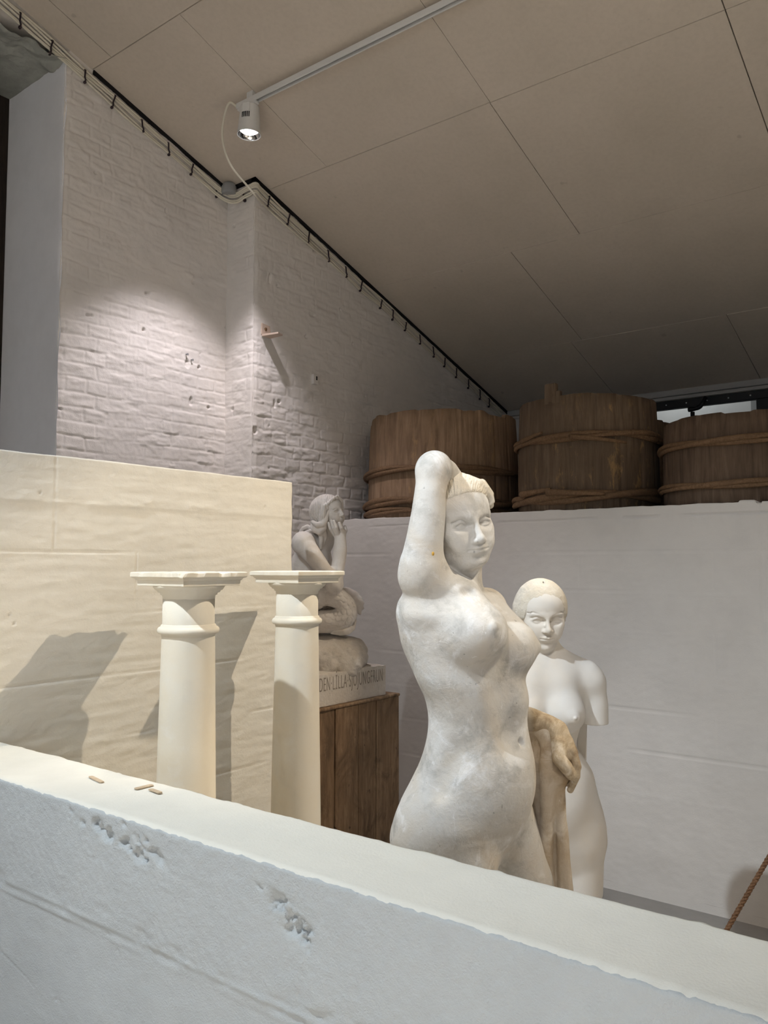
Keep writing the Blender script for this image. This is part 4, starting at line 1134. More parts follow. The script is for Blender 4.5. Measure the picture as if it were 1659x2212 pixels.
def column(cx, cy, label, seed, chip, k=1.0):
    t = thing('column', label, 'column', (cx, cy, 0), 'plaster columns along the cream wall')
    hz = .122*k
    def sc(pr): return [(r*k, z) for r, z in pr]
    a = add('abacus', abacus_mesh(cx, cy, hz, [(-.012, 1.5565, 0), (-.010, 1.5575, 0), (-.010, 1.573, 0), (-.006, 1.5745, 0), (-.003, 1.580, 0), (.003, 1.5815, 0), (.006, 1.585, .3), (.006, 1.5965, 1), (.003, 1.599, 1.2), (-.02, 1.600, .6)], seed, chip), M['column'], t)
    bm = bmesh.new(); lathe(bm, sc([(.080, 1.515), (.0815, 1.526), (.0865, 1.528), (.0885, 1.534), (.0955, 1.536), (.098, 1.5415), (.103, 1.543), (.110, 1.552), (.111, 1.557)]), (cx, cy, 0), 64)
    add('echinus', bm, M['column'], t)
    bm = bmesh.new(); lathe(bm, sc([(.0822, 1.400), (.0835, 1.406), (.0905, 1.408), (.0945, 1.413), (.0955, 1.418), (.0945, 1.423), (.0905, 1.428), (.086, 1.4295), (.0845, 1.434), (.080, 1.438)]), (cx, cy, 0), 64)
    add('necking_ring', bm, M['column'], t)
    prof = [(.112, .16), (.108, .19)]+[(.100-.0185*((z-.20)/1.2)**1.25, z) for z in np.linspace(.20, 1.405, 26)]+[(.0800, 1.438), (.0800, 1.52)]
    bm = bmesh.new(); lathe(bm, sc(prof), (cx, cy, 0), 72, mod=lambda a_, r_, z_: r_+.0006*float(fbm(np.array([a_*2.+seed]), np.array([z_*5]), 3, seed)[0]))
    add('shaft', bm, M['column'], t)
    bm = bmesh.new(); box(bm, cx-.14, cx+.14, cy-.14, cy+.14, 0, .10); lathe(bm, [(.125, .10), (.137, .11), (.137, .13), (.125, .145), (.118, .15), (.115, .165)], (cx, cy, 0), 64)
    modifier_bevel(add('base', bm, M['column'], t), .004)
    return t
COLS = [(-2.075, 1.680), (-2.105, 2.200)]
column(*COLS[0], 'cream plaster column with a badly chipped slab top, nearer the left edge', 5, .011)
column(*COLS[1], 'cream plaster column with intact slab top, in front of the mermaid', 9, .003, .957)

# ---- board pedestal and the mermaid's plinth
PEX, PEY0, PEY1, PEZ = -2.40, 2.56, 3.205, .975
pz_ = [on_x(778, 1514, PEX)[2], on_x(859, 1497, PEX)[2]]; PEZ = sum(pz_)/2; PEY1 = float(on_x(862, 1600, PEX)[1])
t = thing('pedestal', 'brown pedestal crate of old vertical boards under the mermaid', 'pedestal', (-2.7, 2.9, 0))
bm = bmesh.new(); box(bm, -3.02, PEX-.024, PEY0+.024, PEY1-.024, 0, PEZ-.018); add('core', bm, M['frame_dark'], t)
ye = [PEY0]+[float(on_x(x, 1650, PEX)[1]) for x in (724, 774, 813.5)]+[PEY1]
for i in range(4):
    bm = bmesh.new(); o_ = (-.002, .001, -.001, .0015)[i]
    box(bm, PEX-.024+o_, PEX+o_, ye[i]+.002, ye[i+1]-.002, .005, PEZ-.014)
    modifier_bevel(add('board', bm, M['pallet'], t), .003)
xe = np.linspace(-3.02, PEX-.026, 5)
for i in range(4):
    for (y0, y1) in ((PEY0, PEY0+.024), (PEY1-.024, PEY1)):
        bm = bmesh.new(); box(bm, xe[i]+.001, xe[i+1]-.001, y0, y1, .005, PEZ-.014); modifier_bevel(add('board', bm, M['pallet'], t), .003)
bm = bmesh.new(); box(bm, -3.03, PEX+.006, PEY0-.005, PEY1+.004, PEZ-.0145, PEZ); modifier_bevel(add('top_board', bm, M['pallet'], t), .006, 3)

# ---- the big withy-hooped vats on the loft
def vat(cx, cy, r0, r1, h, hoops, mat, label, seed, n=22, lug=None, notch=0):
    t = thing('wooden_vat', label, 'vat', (cx, cy, ZB), 'wooden vats on the loft')
    rr = random.Random(seed); z0 = ZB+.002
    seg = n*8
    joff = [rr.uniform(-.0015, .0015) for _ in range(n)]; jt = [rr.uniform(-.012, .012)*.6 for _ in range(n)]
    def ring(bm, r, z, inner=False, jag=0):
        out = []
        for k in range(seg):
            a = 2*math.pi*k/seg; s_ = k//8; g = k % 8
            rad = r+(0 if inner else joff[s_]-(.0035 if g == 0 else 0))
            zz = z+(jt[s_] if jag else 0)-(notch*max(0, float(fbm(np.array([k*.11+seed]), np.array([3.]), 3, seed)[0])) if jag else 0)
            out.append(bm.verts.new((cx+rad*math.cos(a), cy+rad*math.sin(a), zz)))
        return out
    bm = bmesh.new(); zs = np.linspace(0, 1, 9)
    rings = [ring(bm, r0+(r1-r0)*q+.012*math.sin(q*math.pi)*.4, z0+h*q, False, q > .99) for q in zs]
    rings += [ring(bm, r1-.032, z0+h, True, True), ring(bm, r0-.034, z0+.05, True)]
    for i in range(len(rings)-1):
        for k in range(seg): bm.faces.new([rings[i][k], rings[i][(k+1) % seg], rings[i+1][(k+1) % seg], rings[i+1][k]]).smooth = 0 < k % 8 < 7
    bm.faces.new(rings[0][::-1]); bm.faces.new(rings[-1])
    body = add('stave_body', bm, mat, t)
    for j, (hz, hr, wob, tails) in enumerate(hoops):
        q = (hz-ZB)/h; hr *= 1.25; rb = r0+(r1-r0)*q+.012*math.sin(q*math.pi)*.4+hr*.75
        bm = bmesh.new()
        for strand in range(2):
            pts = []; m = 150
            for k in range(m):
                a = 2*math.pi*k/m; ph = a*2.5+strand*math.pi+seed
                w = wob*math.sin(a*1.0+seed)+.006*math.sin(a*3+seed*2)
                pts.append((cx+(rb+hr*.35*math.cos(ph))*math.cos(a), cy+(rb+hr*.35*math.cos(ph))*math.sin(a), hz+w+hr*.62*math.sin(ph)))
            rad = hr*.72*(1+.16*np.sin(np.linspace(0, 6.28*4, m)+seed+strand))
            tube(bm, pts, rad, 10, closed=True)
        for (a0, a1, dz0, dz1) in tails:
            pts = [(cx+(rb+hr*.9)*math.cos(math.radians(a)), cy+(rb+hr*.9)*math.sin(math.radians(a)), hz+dz0+(dz1-dz0)*i_/15) for i_, a in enumerate(np.linspace(a0, a1, 16))]
            tube(bm, pts, np.linspace(hr*.75, hr*.35, 16), 8)
        add('withy_hoop', bm, M['hoop'], t)
    if lug:
        a = math.radians(lug[0]); rr_ = r1-.014
        bm = bmesh.new(); c = np.array([cx+rr_*math.cos(a), cy+rr_*math.sin(a)]); e = np.array([-math.sin(a), math.cos(a)]); d = np.array([math.cos(a), math.sin(a)])
        def blk(w0, w1, za, zb_):
            P4 = [c+e*w0-d*.016, c+e*w1-d*.016, c+e*w1+d*.016, c+e*w0+d*.016]
            hexa(bm, [(*p, za) for p in P4]+[(*p, zb_) for p in P4])
        blk(-lug[1], lug[1], z0+h-.04, z0+h+lug[2]); 
        if lug[3]: blk(lug[1], lug[1]+.026, z0+h-.04, z0+h+lug[2]*.42)
        modifier_bevel(add('stave_lug', bm, mat, t), .006, 2)
    return t
vat(-3.075, 4.624, .506, .488, .672, [(2.205, .017, .010, []), (2.005, .018, .010, [(-80, -60, .004, .05)]), (1.952, .015, .004, [])], M['vat_left'], 'wide brown wooden vat by the brick wall, its rim notched', 3, 24, notch=.05)
vat(-1.992, 4.515, .400, .388, .630, [(2.315, .0165, .008, [(-78, -38, -.004, -.040), (-122, -100, .006, .034)]), (1.985, .022, .010, [(-95, -55, .03, .012), (-120, -92, .03, .045)])], M['vat_tall'], 'dark wooden vat in the middle with a raised lug on its rim', 8, 18, lug=(-96.5, .036, .078, True))
vat(-1.112, 4.535, .420, .412, .440, [(2.222, .015, .006, []), (2.012, .014, .005, [])], M['vat_right'], 'low wooden vat cut off by the right picture edge', 14, 20)
vat(-2.19, 5.45, .40, .39, .64, [(2.40, .016, .006, [])], M['vat_tall'], 'shadowed wooden vat standing behind the others', 21, 20)

# ---- lighting track with its spot
TY = 2.925
tz = ceil_z(TY)
def track(name, label, x0, x1, y, drop=.030):
    t = thing(name, label, 'track', (x0, y, ceil_z(y)))
    z1 = ceil_z(y)-drop; z0 = z1-.030; w = .017
    bm = bmesh.new()
    box(bm, x0, x1, y-w, y-w+.008, z0, z1); box(bm, x0, x1, y+w-.008, y+w, z0, z1); box(bm, x0, x1, y-w+.008, y+w-.008, z1-.008, z1)
    modifier_bevel(add('rail', bm, M['white_metal'], t), .0015)
    bm = bmesh.new(); box(bm, x0+.02, x1, y-w+.0085, y+w-.0085, z1-.0155, z1-.0085); add('conductor_slot', bm, M['dark_slot'], t)
    xx = x0+.10
    while xx < x1:
        bm = bmesh.new(); box(bm, xx-.022, xx+.022, y-.012, y+.012, z1, ceil_z(y)+.004); add('ceiling_bracket', bm, M['white_metal'], t)
        xx += 1.25
    return t, z0
def spot(label, loc, aim, lens, L=.155, r0=.050, r1=.064, yoke=.0, adapter=True):
    """can spot: axis from the track towards aim"""
    loc = np.array(loc, float); d = np.array(aim, float)-loc; d /= np.linalg.norm(d)
    t = thing('track_spotlight', label, 'spotlight', tuple(loc))
    a = np.cross([0, 1.0, 0], d); a /= np.linalg.norm(a); b = np.cross(d, a)
    R = np.stack([a, b, d], 1)
    bm = bmesh.new(); lathe(bm, [(r0*.8, -.004), (r0, .002), (r0, .006), (r1-.0015, L-.004), (r1, L), (r1-.004, L), (r1-.006, L-.012), (r1*.80, L-.03), (r1*.8, L-.034)], loc, 48, axis=R)
    body = add('housing', bm, M['white_metal'], t)
    bm = bmesh.new(); lathe(bm, [(r1-.006, L-.002), (r1*.78, L-.022), (r1*.6, L-.028), (r1*.6, L-.029), (r1*.78, L-.0235), (r1-.0055, L-.0035)], loc, 40, axis=R, caps=False); add('reflector', bm, M['chrome'], t)
    bm = bmesh.new(); lathe(bm, [(r1*.78, L-.0265), (r1*.6, L-.018), (r1*.3, L-.014), (.001, L-.013)], loc, 40, axis=R); add('lens', bm, lens, t, label='lit white lamp lens')
    # cooling slots on the side towards the visitor
    side = np.array([.30, -.95, 0]); side -= d*(side@d); side /= np.linalg.norm(side); tan = np.cross(d, side)
    for k in range(5):
        an = (k-2)*.17-.12; n_ = side*math.cos(an)+tan*math.sin(an); rr = r0+(r1-r0)*.38
        c = loc+d*.072+n_*(rr-.001); q = np.cross(d, n_)
        bm = bmesh.new(); P4 = [c-q*.0028-n_*.003, c+q*.0028-n_*.003, c+q*.0028+n_*.0022, c-q*.0028+n_*.0022]
        hexa(bm, [p-d*.019 for p in P4]+[p+d*.019 for p in P4]); add('cooling_slot', bm, M['dark_slot'], body)
    bm = bmesh.new(); c = loc+d*.028+(side*math.cos(-.12)+tan*math.sin(-.12))*(r0+.0015); P4 = [c-tan*.021-side*.004, c+tan*.021-side*.004, c+tan*.021+side*.002, c-tan*.021+side*.002]
    hexa(bm, [p-d*.026 for p in P4]+[p+d*.024 for p in P4]); modifier_bevel(add('driver_cover', bm, M['white_metal'], body), .002)
    if adapter:
        bm = bmesh.new(); box(bm, loc[0]-.085, loc[0]+.055, loc[1]-.0165, loc[1]+.0165, loc[2]+.001, loc[2]+.020); modifier_bevel(add('track_adapter', bm, M['white_metal'], t), .004)
    return t, loc+d*(L+.004), d
tr, tz0 = track('lighting_track', 'white lighting track running across the sloping ceiling boards', -3.262, 2.6, TY)
sp, LP1, LD1 = spot('white can spotlight at the left end of the ceiling track', (-3.17, TY, tz0-.014), (-3.20, TY-.015, tz0-1.2), M['lens_cool'])
tr2, tz2 = track('lighting_track', 'white lighting track nearer the right wall, outside the picture', -.62, 2.6, 3.62)
sp2, LP2, LD2 = spot('white can spotlight on the right hand track', (-.62+.16, 3.62, tz2-.030), (-2.35, 1.85, 1.02), M['lens_warm'])
sp3, LP3, LD3 = spot('can spotlight far right on the visible track, outside the picture', (.60, TY, tz0-.014), (-1.1, 1.95, 1.5), M['lens_warm'])
tr3, tz3 = track('lighting_track', 'white lighting track hung low over the visitors, outside the picture', -3.0, 2.6, -.6, .62)
sp4, LP4, LD4 = spot('can spotlight on the low hung track above the parapet', (-2.05, -.6, tz3-.030), (-1.28, 1.90, 1.28), M['lens_cool'])
sp6, LP6, LD6 = spot('can spotlight on the low hung track aimed at the armless statue', (.25, -.6, tz3-.030), (-1.28, 2.5, 1.2), M['lens_cool'])
sp7, LP7, LD7 = spot('can spotlight on the visible track over the floor behind the parapet, outside the picture', (1.05, TY, tz0-.014), (.65, 2.35, 0), M['lens_warm'])
sp5, LP5, LD5 = spot('can spotlight on the low hung track over the open floor', (.95, -.6, tz3-.030), (.3, -1.6, 0), M['lens_warm'])
# ---- the lamp's flex, down to the cable run
pts = [(-3.262, TY, tz0+.012)]
for (x, y, D) in [(496, 222, 4.44), (485, 250, 4.46), (480, 290, 4.49), (487, 330, 4.53), (503, 364, 4.58), (533, 400, 4.66), (556, 427, 4.72)]: pts.append(at(x, y, D))
for (x, y) in [(580, 452), (612, 482), (660, 523), (704, 559)]: pts.append(on_x(x, y, PJ+.022))
bm = bmesh.new(); tube(bm, spline(pts, 90), .0062, 8)
add_at_origin('lamp_cable', bm, M['cable'], (-3.262, TY, tz0), label='pale flex looping from the spotlight down to the brick corner', cat='cable')
# ---- cable run under the ceiling, round the brick corner
offs_c = [.040, .052, .064, .088, .100]
names = ['topmost cable of the run clipped under the sloping ceiling', 'second cable from the top of the run along the brick wall', 'middle cable of the run along the brick wall top', 'fourth cable down in the run along the brick wall top', 'lowest cable of the run along the brick wall top']
for i, of in enumerate(offs_c):
    def w(X, Y, extra=0): return (X+.008, Y, ceil_z(Y)-of-extra)
    e1 = .0015*math.sin(i*3.1)
    pts = [w(PW, y, .006*math.sin(y*5+i*1.7)+.004*math.sin(y*11+i)) for y in np.arange(1.5, 3.16, .11)]
    pts += [w(PW+.004, 3.22, .004), w(PW+.02, 3.30, .018), w(PW+.055, 3.352, .030), w(PW+.11, 3.374, .030), w(PW+.17, 3.376, .018), (PJ-.03, 3.381, ceil_z(3.4)-of-.004), (PJ+.000, 3.384, ceil_z(3.4)-of+.004), (PJ+.017, 3.40, ceil_z(3.4)-of+.004), (PJ+.014, 3.43, ceil_z(3.43)-of)]
    pts += [w(PJ, y, .006*math.sin(y*5+i*1.7)+.004*math.sin(y*9+i*2)+(.02*math.exp(-((y-4.45)/.12)**2) if i == 4 else 0)) for y in np.arange(3.52, 6.46, .12)]
    bm = bmesh.new(); tube(bm, spline(pts, 240), .0062 if i else .007, 7)
    add_at_origin('electric_cable', bm, M['cable'], tuple(map(float, pts[0])), label=names[i], cat='cable', group='cables clipped along the brick wall top')
# clips
def clip_mesh(me_name='cable_clip'):
    bm = bmesh.new(); prof = [(.006, .030), (.016, .022), (.017, .0), (.0165, -.026), (.017, -.044), (.010, -.052), (.004, -.058)]
    tube(bm, [(x, .004*math.sin(z*90), z) for x, z in prof], .0062, 6, sq=.7)
    bmesh.ops.create_uvsphere(bm, u_segments=8, v_segments=5, radius=.010, matrix=Matrix.Translation((.010, .002, -.058)))
    me = bpy.data.meshes.new(me_name); bm.to_mesh(me); bm.free(); me.materials.append(M['clip']); return me
cm = clip_mesh()
def clip(x, y, X, label):
    p = on_x(x, y, X); o = bpy.data.objects.new('cable_clip', cm); COL.objects.link(o)
    o.location = (X, p[1], ceil_z(p[1])-.066); o.rotation_euler = (random.uniform(-.25, .25), 0, 0); o.scale = (1.15, .8, random.uniform(.75, .95))
    props(o, label, 'cable clip', 'cable clips along the brick wall top')
ORD = ['first', 'second', 'third', 'fourth', 'fifth', 'sixth', 'seventh', 'eighth', 'ninth', 'tenth', 'eleventh', 'twelfth', 'thirteenth', 'fourteenth', 'fifteenth', 'sixteenth']
for i, (x, y) in enumerate([(40, 28), (108, 90), (180, 152), (243, 210), (303, 258), (360, 306), (412, 350), (463, 395)]):
    clip(x, y, PW, f'{ORD[i]} dark cable clip from the top left corner, on the recessed brick wall')
for i, (x, y) in enumerate([(577, 420), (620, 462), (663, 503), (705, 540), (743, 572), (777, 612), (820, 650), (845, 672), (873, 705), (903, 735), (932, 760), (957, 780), (982, 803), (1008, 823), (1033, 843), (1053, 862)]):
    clip(x, y, PJ, f'{ORD[i]} dark cable clip down the slope from the projecting brick corner')
o = bpy.data.objects.new('cable_clip', cm); COL.objects.link(o); o.location = (PJ-.085, YJ, ceil_z(YJ)-.062); o.rotation_euler = (0, 0, -math.pi/2); props(o, 'dark cable clip on the narrow return face of the brick corner', 'cable clip', 'cable clips along the brick wall top')
# sealing strip between wall and ceiling, and the pipe end in the corner
bm = bmesh.new()
def strip_(x0, x1, ya, yb, d=.019):
    hexa(bm, [(x0, ya, ceil_z(ya)-d), (x1, ya, ceil_z(ya)-d), (x1, yb, ceil_z(yb)-d), (x0, yb, ceil_z(yb)-d), (x0, ya, ceil_z(ya)+.004), (x1, ya, ceil_z(ya)+.004), (x1, yb, ceil_z(yb)+.004), (x0, yb, ceil_z(yb)+.004)])
strip_(PW-.02, PW+.012, 2.435, YJ); strip_(PW, PJ+.012, YJ-.012, YJ+.02); strip_(PJ-.02, PJ+.012, YJ-.012, YF)
add('trim_3', bm, M['tar'], kind='structure')
bm = bmesh.new(); lathe(bm, [(.044, -.02), (.047, .0), (.045, .03), (.035, .048), (.02, .055), (.002, .056)], (PW+.07, YJ-.052, ceil_z(YJ)-.050), 28)
add_at_origin('pipe_end', bm, M['pipe'], (PW+.075, YJ-.058, ceil_z(YJ)-.085), label='grey rounded pipe end in the corner behind the cables', cat='pipe')

# ---- rusty bracket on the brick
t = thing('wall_bracket', 'pink painted rusty angle bracket projecting from the brick wall', 'bracket', (PJ, 3.49, 3.06))
bm = bmesh.new(); pa, pb = on_x(563, 698, PJ), on_x(583, 728, PJ); y0, y1 = float(pa[1]), float(pb[1])
hexa(bm, [(PJ-.004, y0, 3.028), (PJ+.010, y0, 3.028), (PJ+.010, y1, 3.022), (PJ-.004, y1, 3.022), (PJ-.004, y0+.002, 3.100), (PJ+.009, y0+.002, 3.100), (PJ+.009, y1-.006, 3.093), (PJ-.004, y1-.006, 3.093)])
modifier_bevel(add('plate', bm, M['rust_iron'], t), .004)
bm = bmesh.new(); hexa(bm, [(PJ+.005, y0+.004, 3.017), (PJ+.118, y0+.034, 3.020), (PJ+.100, y1+.012, 3.022), (PJ+.005, y1, 3.017), (PJ+.005, y0+.004, 3.030), (PJ+.118, y0+.034, 3.031), (PJ+.100, y1+.012, 3.032), (PJ+.005, y1, 3.030)])
modifier_bevel(add('shelf', bm, M['rust_iron'], t), .002)
bm = bmesh.new(); lathe(bm, [(.010, 0), (.010, .004), (.006, .007), (.001, .007)], (PJ+.009, (y0+y1)/2-.006, 3.066), 12, axis=np.array([[0, 0, 1.], [0, 1, 0], [-1, 0, 0]])); add('bolt', bm, M['hoop'], t)
# socket on the brick
p = on_x(678, 820, PJ)
t = thing('wall_socket', 'small painted box on the projecting brick wall', 'socket', (PJ, float(p[1]), float(p[2])))
bm = bmesh.new(); box(bm, PJ-.004, PJ+.020, p[1]-.022, p[1]+.022, p[2]-.033, p[2]+.033); modifier_bevel(add('housing', bm, M['brick_paint'], t), .004)
bm = bmesh.new(); box(bm, PJ+.0195, PJ+.0205, p[1]+.000, p[1]+.012, p[2]-.006, p[2]+.020); add('opening', bm, M['dark_slot'], t)
# nails left in the brick where a fitting was torn off
for (yy, zz, lab) in [(3.092, 2.868, 'upper nail stub in the white brick above the small scar'), (3.130, 2.842, 'lower nail stub in the white brick, right of the small scar')]:
    bm = bmesh.new(); tube(bm, [(PW-.01, yy, zz+.003), (PW+.010, yy, zz), (PW+.016, yy+.001, zz-.001)], [.004, .004, .0075], 7)
    add_at_origin('nail', bm, M['pipe'], (PW, yy, zz), label=lab, cat='nail', group='nail stubs in the brick wall')

# ---- three bare splints lying on the parapet
for i, (pa, pb, wd, lab) in enumerate([((195, 1677), (221, 1690), .011, 'pale wooden splint lying alone, farthest left on the parapet'), ((292, 1705), (329, 1696), .014, 'longer pale wooden splint with rounded end on the parapet'), ((324, 1706), (347, 1714), .011, 'short pale wooden splint beside the longer one on the parapet')]):
    a, b = on_z(*pa, PZ+.0025), on_z(*pb, PZ+.0025); d = (b-a)/np.linalg.norm(b-a); e = np.array([-d[1], d[0], 0])
    bm = bmesh.new(); L = np.linalg.norm(b-a); out = []
    for tt, ww in [(0, .55), (.03, .85), (.09, 1), (.5, 1.0), (.94, 1), (.985, .8), (1, .55)]:
        out.append((tt, ww))
    lo_, hi_ = [], []
    for z in (PZ+.0012, PZ+.0034):
        ring = [bm.verts.new(tuple((a+d*L*tt+e*wd/2*ww)[:2])+(z+.0008*i,)) for tt, ww in out]+[bm.verts.new(tuple((a+d*L*tt-e*wd/2*ww)[:2])+(z+.0008*i,)) for tt, ww in out[::-1]]
        lo_.append(ring)
    bm.faces.new(lo_[0][::-1]); bm.faces.new(lo_[1]); n = len(lo_[0])
    for k in range(n): bm.faces.new([lo_[0][k], lo_[0][(k+1) % n], lo_[1][(k+1) % n], lo_[1][k]])
    add_at_origin('wooden_splint', bm, M['splint'], tuple(map(float, (a+b)/2*np.array([1, 1, 0])+np.array([0, 0, PZ]))), label=lab, cat='splint', group='splints on the parapet')

# ---- rope
p0, p1 = at(1575, 2000, 2.02), at(1659, 1855, 2.06); d = (p1-p0)/np.linalg.norm(p1-p0)
beg = p0-d*(p0[2]-.012)/d[2]; end = p0+d*(1.22-p0[2])/d[2]
t = thing('rope', 'thin twisted brown rope slanting down behind the parapet, lower right', 'rope', (float(beg[0]), float(beg[1]), 0))
path = np.array([beg+(end-beg)*q for q in np.linspace(0, 1, 260)]); T_, N_, B_ = frames(path)
for sidx in range(3):
    ph = np.linspace(0, 2*math.pi*np.linalg.norm(end-beg)/.030, 260)+sidx*2.094
    bm = bmesh.new(); tube(bm, path+.0032*(np.cos(ph)[:, None]*N_+np.sin(ph)[:, None]*B_), .0036, 6); add('strand', bm, M['rope'], t)
bm = bmesh.new(); lathe(bm, [(.03, 0), (.03, .02), (.012, .03), (.008, .05)], (beg[0], beg[1], 0), 20); add('floor_eye', bm, M['black_iron'], t)
t = thing('stanchion', 'black iron stanchion holding the upper end of the brown rope', 'stanchion', (float(end[0]+d[0]*.02), float(end[1]+d[1]*.02), 0))
bm = bmesh.new(); lathe(bm, [(.12, 0), (.12, .012), (.03, .03), (.014, .05), (.014, 1.20), (.022, 1.21), (.024, 1.235), (.016, 1.25), (.004, 1.256)], t.location[:], 24); add('post', bm, M['black_iron'], t)
print('rope', beg, end)

# ================================================================ FIGURES INTO THE SCENE
def fig(name, SL, h, mat, parent, **kw):
    S, lim = SL[0], SL[1]
    v, q = S.mesh(h*HS, *lim)
    return add(name, mesh_np(name, v, q), mat, parent, **kw)
R_ = front_nude(); W, hp, HA = R_[2:]
b = W.P(1010, 1850, .03)
t = thing('statue', 'weathered plaster statue of a nude woman with one arm raised over her head', 'statue', (float(b[0]), float(b[1]), 0))
fig('figure', R_, .0019, M['marble_front'], t)
sp_ = R_[0].hit(934, 1196)
bm = bmesh.new(); bmesh.ops.create_uvsphere(bm, u_segments=12, v_segments=8, radius=.0048); bmesh.ops.transform(bm, matrix=Matrix.Translation(tuple(map(float, sp_+W.t*-.0038))) @ Matrix.Scale(1.35, 4, (0, 0, 1)), verts=bm.verts)
for f_ in bm.faces: f_.smooth = True
add('varnish_spot', bm, M['ochre'], t, label='small ochre spot on the raised arm')
fig('hair', front_hair(W, hp, HA), .0018, M['marble_hair'], t)
fig('drape', drape(W), .0026, M['drape'], t, label='brown stained cloth held in her lowered hand')
bm = bmesh.new(); lathe(bm, [(.44, 0), (.44, .11), (.425, .125), (.40, .125)], (b[0]+.03, b[1]-.02, 0), 48); add('base', bm, M['marble_front'], t)
R_ = rear_nude(); W, hp, HA = R_[2:]
b = W.P(1192, 1840, 0)
t = thing('statue', 'smooth grey plaster statue of a nude woman with arms cut off, behind the front statue', 'statue', (float(b[0]), float(b[1]), 0))
fig('figure', R_, .0021, M['marble_back'], t)
fig('hair', rear_hair(hp, HA), .0018, M['marble_hair'], t)
bm = bmesh.new(); a0, a1 = W.P(1258, 1545, .05), W.P(1256, 1642, .03)
for_ = [W.r*.0165, W.t*.010]
hexa(bm, [a1-for_[0]-for_[1], a1+for_[0]-for_[1], a1+for_[0]+for_[1], a1-for_[0]+for_[1], a0-for_[0]-for_[1], a0+for_[0]-for_[1], a0+for_[0]+for_[1], a0-for_[0]+for_[1]])
modifier_bevel(add('support_strut', bm, M['marble_back'], t), .003)
bm = bmesh.new(); lathe(bm, [(.30, 0), (.30, .05), (.29, .06)], (b[0], b[1], 0), 48); add('base', bm, M['marble_back'], t)
R_ = mermaid(); W, hp, HA = R_[2:]
PLX = -2.418
ply1 = float(on_x(833, 1460, PLX)[1]); ply0 = ply1-.60; plt = float(on_x(833, 1430, PLX)[2])
t = thing('mermaid_statue', 'small plaster mermaid on a rock, chin in hand, on the board pedestal', 'statue', (-2.68, (ply0+ply1)/2, PEZ))
fig('figure', R_, .0020, M['mermaid'], t)
fig('hair', mermaid_hair(W, hp, HA), .0019, M['mermaid'], t)
fig('tail_fin', mermaid_fin(W), .0020, M['mermaid'], t)
fig('rock', mermaid_rock(W), .0034, M['rock'], t, label='rough rock seat')
# plinth with an uneven top and the inscription, dark letters in place of cut shade
us = np.linspace(0, .50, 60); vs_ = np.linspace(0, ply1-ply0, 70)
def ptop(u, v): return .010*fbm(u*11, v*11, 4, 3)+.006*fbm(u*4, v*4, 2, 8)-.012
v, q = relief(us, vs_, (PLX-.50, ply0, plt), (1, 0, 0), (0, 1, 0), (0, 0, 1), ptop)
nu, nv = len(us), len(vs_)
def skirt(v, q, ids):
    n = len(v); v2 = v[ids].copy(); v2[:, 2] = PEZ+.001+.003*np.abs(fbm(v2[:, 1]*30, v2[:, 0]*30, 2, 4)); m = len(ids)
    return np.concatenate([v, v2]), np.concatenate([q, np.stack([ids[:-1], n+np.arange(m-1), n+np.arange(1, m), ids[1:]], -1)])
for ids in (np.arange(nu), np.arange(nv)*nu+nu-1, np.arange(nv*nu-1, nv*nu-nu-1, -1), (np.arange(nv)*nu)[::-1]): v, q = skirt(v, q, ids)
add('plinth', mesh_np('plinth', v, q, False), M['rock'], t)
pl = bpy.data.objects['plinth']
cu = bpy.data.curves.new('inscription', 'FONT'); cu.body = 'DEN·L\u0130LLA·SJ\u00d6JUNGFRUN'; cu.size = .10; cu.extrude = .0004; cu.space_character = 1.16; cu.offset = -.0012
to = bpy.data.objects.new('tmp_text', cu); COL.objects.link(to)
bpy.context.view_layer.update()
me = bpy.data.meshes.new_from_object(to.evaluated_get(bpy.context.evaluated_depsgraph_get()))
bpy.data.objects.remove(to)
co = np.array([x.co[:] for x in me.vertices])
tx0, tx1 = co[:, 0].min(), co[:, 0].max(); ty0, ty1 = co[:, 1].min(), co[:, 1].max()
ya, yb_ = float(on_x(690, 1500, PLX)[1]), float(on_x(826, 1480, PLX)[1])
za, zb = PEZ+.048, PEZ+.048+.088
for i, x in enumerate(me.vertices):
    x.co = (PLX+.0006+co[i, 2], ya+(co[i, 0]-tx0)/(tx1-tx0)*(yb_-ya), za+(co[i, 1]-ty0)/(ty1-ty0)*(zb-za)*1.12)
add('inscription', me, M['letter'], pl)
# ================================================================ CAMERA
cam = bpy.data.cameras.new('camera'); cam.sensor_fit = 'VERTICAL'; cam.sensor_height = 36.0; cam.sensor_width = 27.0
cam.lens = FPX/2212*36.0; cam.clip_start = .05; cam.clip_end = 60
cob = bpy.data.objects.new('camera', cam); COL.objects.link(cob)
cob.location = (0, 0, EYE)
cob.rotation_euler = (math.pi/2+PI_, 0, TH)
SC.camera = cob
SC.view_settings.view_transform = 'Standard'; SC.view_settings.look = 'None'; SC.view_settings.gamma = 1.0; SC.view_settings.use_curve_mapping = False
# ================================================================ LIGHT
def light(kind, name, loc, energy, color, aim=None, **kw):
    l = bpy.data.lights.new(name, kind); l.energy = energy; l.color = color
    for k, v in kw.items(): setattr(l, k, v)
    o = bpy.data.objects.new(name, l); COL.objects.link(o); o.location = tuple(map(float, loc))
    if aim is not None:
        o.rotation_euler = (Vector(tuple(map(float, aim)))-o.location).to_track_quat('-Z', 'Y').to_euler()
    return o
# the visible can spot, cool white, aimed down the brick
light('SPOT', 'spot_lamp_brick', LP1+LD1*.004, 78, (1.0, .915, .945), LP1+LD1, spot_size=math.radians(90), spot_blend=.55, shadow_soft_size=.035)
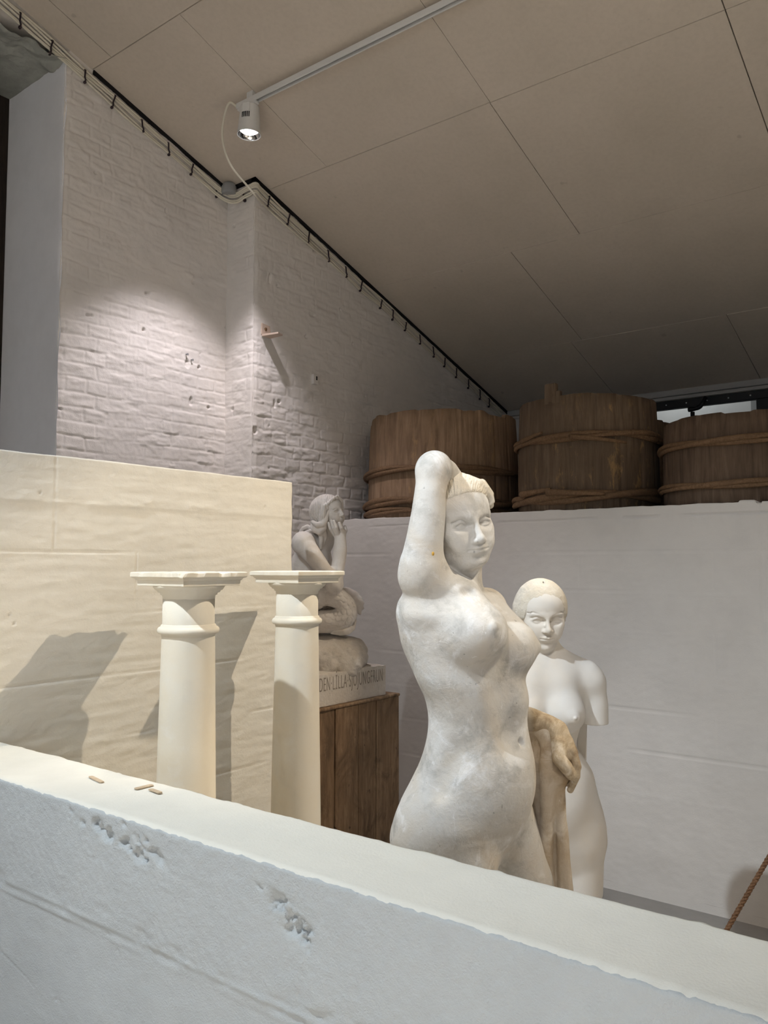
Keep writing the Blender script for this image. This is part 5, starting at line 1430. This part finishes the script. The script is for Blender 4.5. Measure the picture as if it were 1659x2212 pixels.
# the warm can spot on the right hand track, on the cream wall and the columns
light('SPOT', 'spot_lamp_warm', LP2+LD2*.004, 225, (1.0, .845, .64), LP2+LD2, spot_size=math.radians(37), spot_blend=.5, shadow_soft_size=.018)
light('SPOT', 'spot_lamp_statues', LP3+LD3*.004, 230, (1.0, .86, .66), LP3+LD3, spot_size=math.radians(22), spot_blend=.8, shadow_soft_size=.04)
# the cool can spot over the visitors
light('SPOT', 'spot_lamp_front', LP4+LD4*.004, 480, (.84, .93, 1.0), LP4+LD4, spot_size=math.radians(58), spot_blend=1.0, shadow_soft_size=.04)
light('SPOT', 'fill_lamp_rear_statue', LP6+LD6*.004, 170, (1.0, .965, .93), LP6+LD6, spot_size=math.radians(23), spot_blend=.9, shadow_soft_size=.06)  # added fill lamp, brightens the armless statue from the front
light('SPOT', 'fill_lamp_floor', LP5+LD5*.004, 5000, (1.0, .93, .84), LP5+LD5, spot_size=math.radians(70), spot_blend=.6, shadow_soft_size=.05)  # added unseen lamp, its floor bounce lifts the ceiling and brick
light('SPOT', 'fill_lamp_pit', LP7+LD7*.004, 2000, (1.0, .91, .80), LP7+LD7, spot_size=math.radians(46), spot_blend=.7, shadow_soft_size=.05)  # added unseen lamp, bounces off the hidden floor as fill
# daylight through the windows behind the visitor
for i, (x, e) in enumerate(((-1.75, 40), (1.15, 40))):
    light('AREA', 'daylight', (x, -3.75, 2.35), e, (.74, .87, 1.0), (x, -2.2, 1.0), shape='RECTANGLE', size=2.4, size_y=1.3)
# lamp of the room beyond the far window
light('POINT', 'lamp_beyond', (-2.4, 7.1, 3.5), 14, (.92, .97, 1.0), shadow_soft_size=.08)
w = bpy.data.worlds.new('world'); SC.world = w; w.use_nodes = True
w.node_tree.nodes['Background'].inputs[0].default_value = (.05, .055, .065, 1); w.node_tree.nodes['Background'].inputs[1].default_value = .4
SC.view_settings.exposure = 0.3
SC.cycles.use_denoising = True
SC.cycles.max_bounces = 7; SC.cycles.diffuse_bounces = 5; SC.cycles.sample_clamp_indirect = 6.0
SC.cycles.use_adaptive_sampling = True; SC.cycles.adaptive_threshold = .03
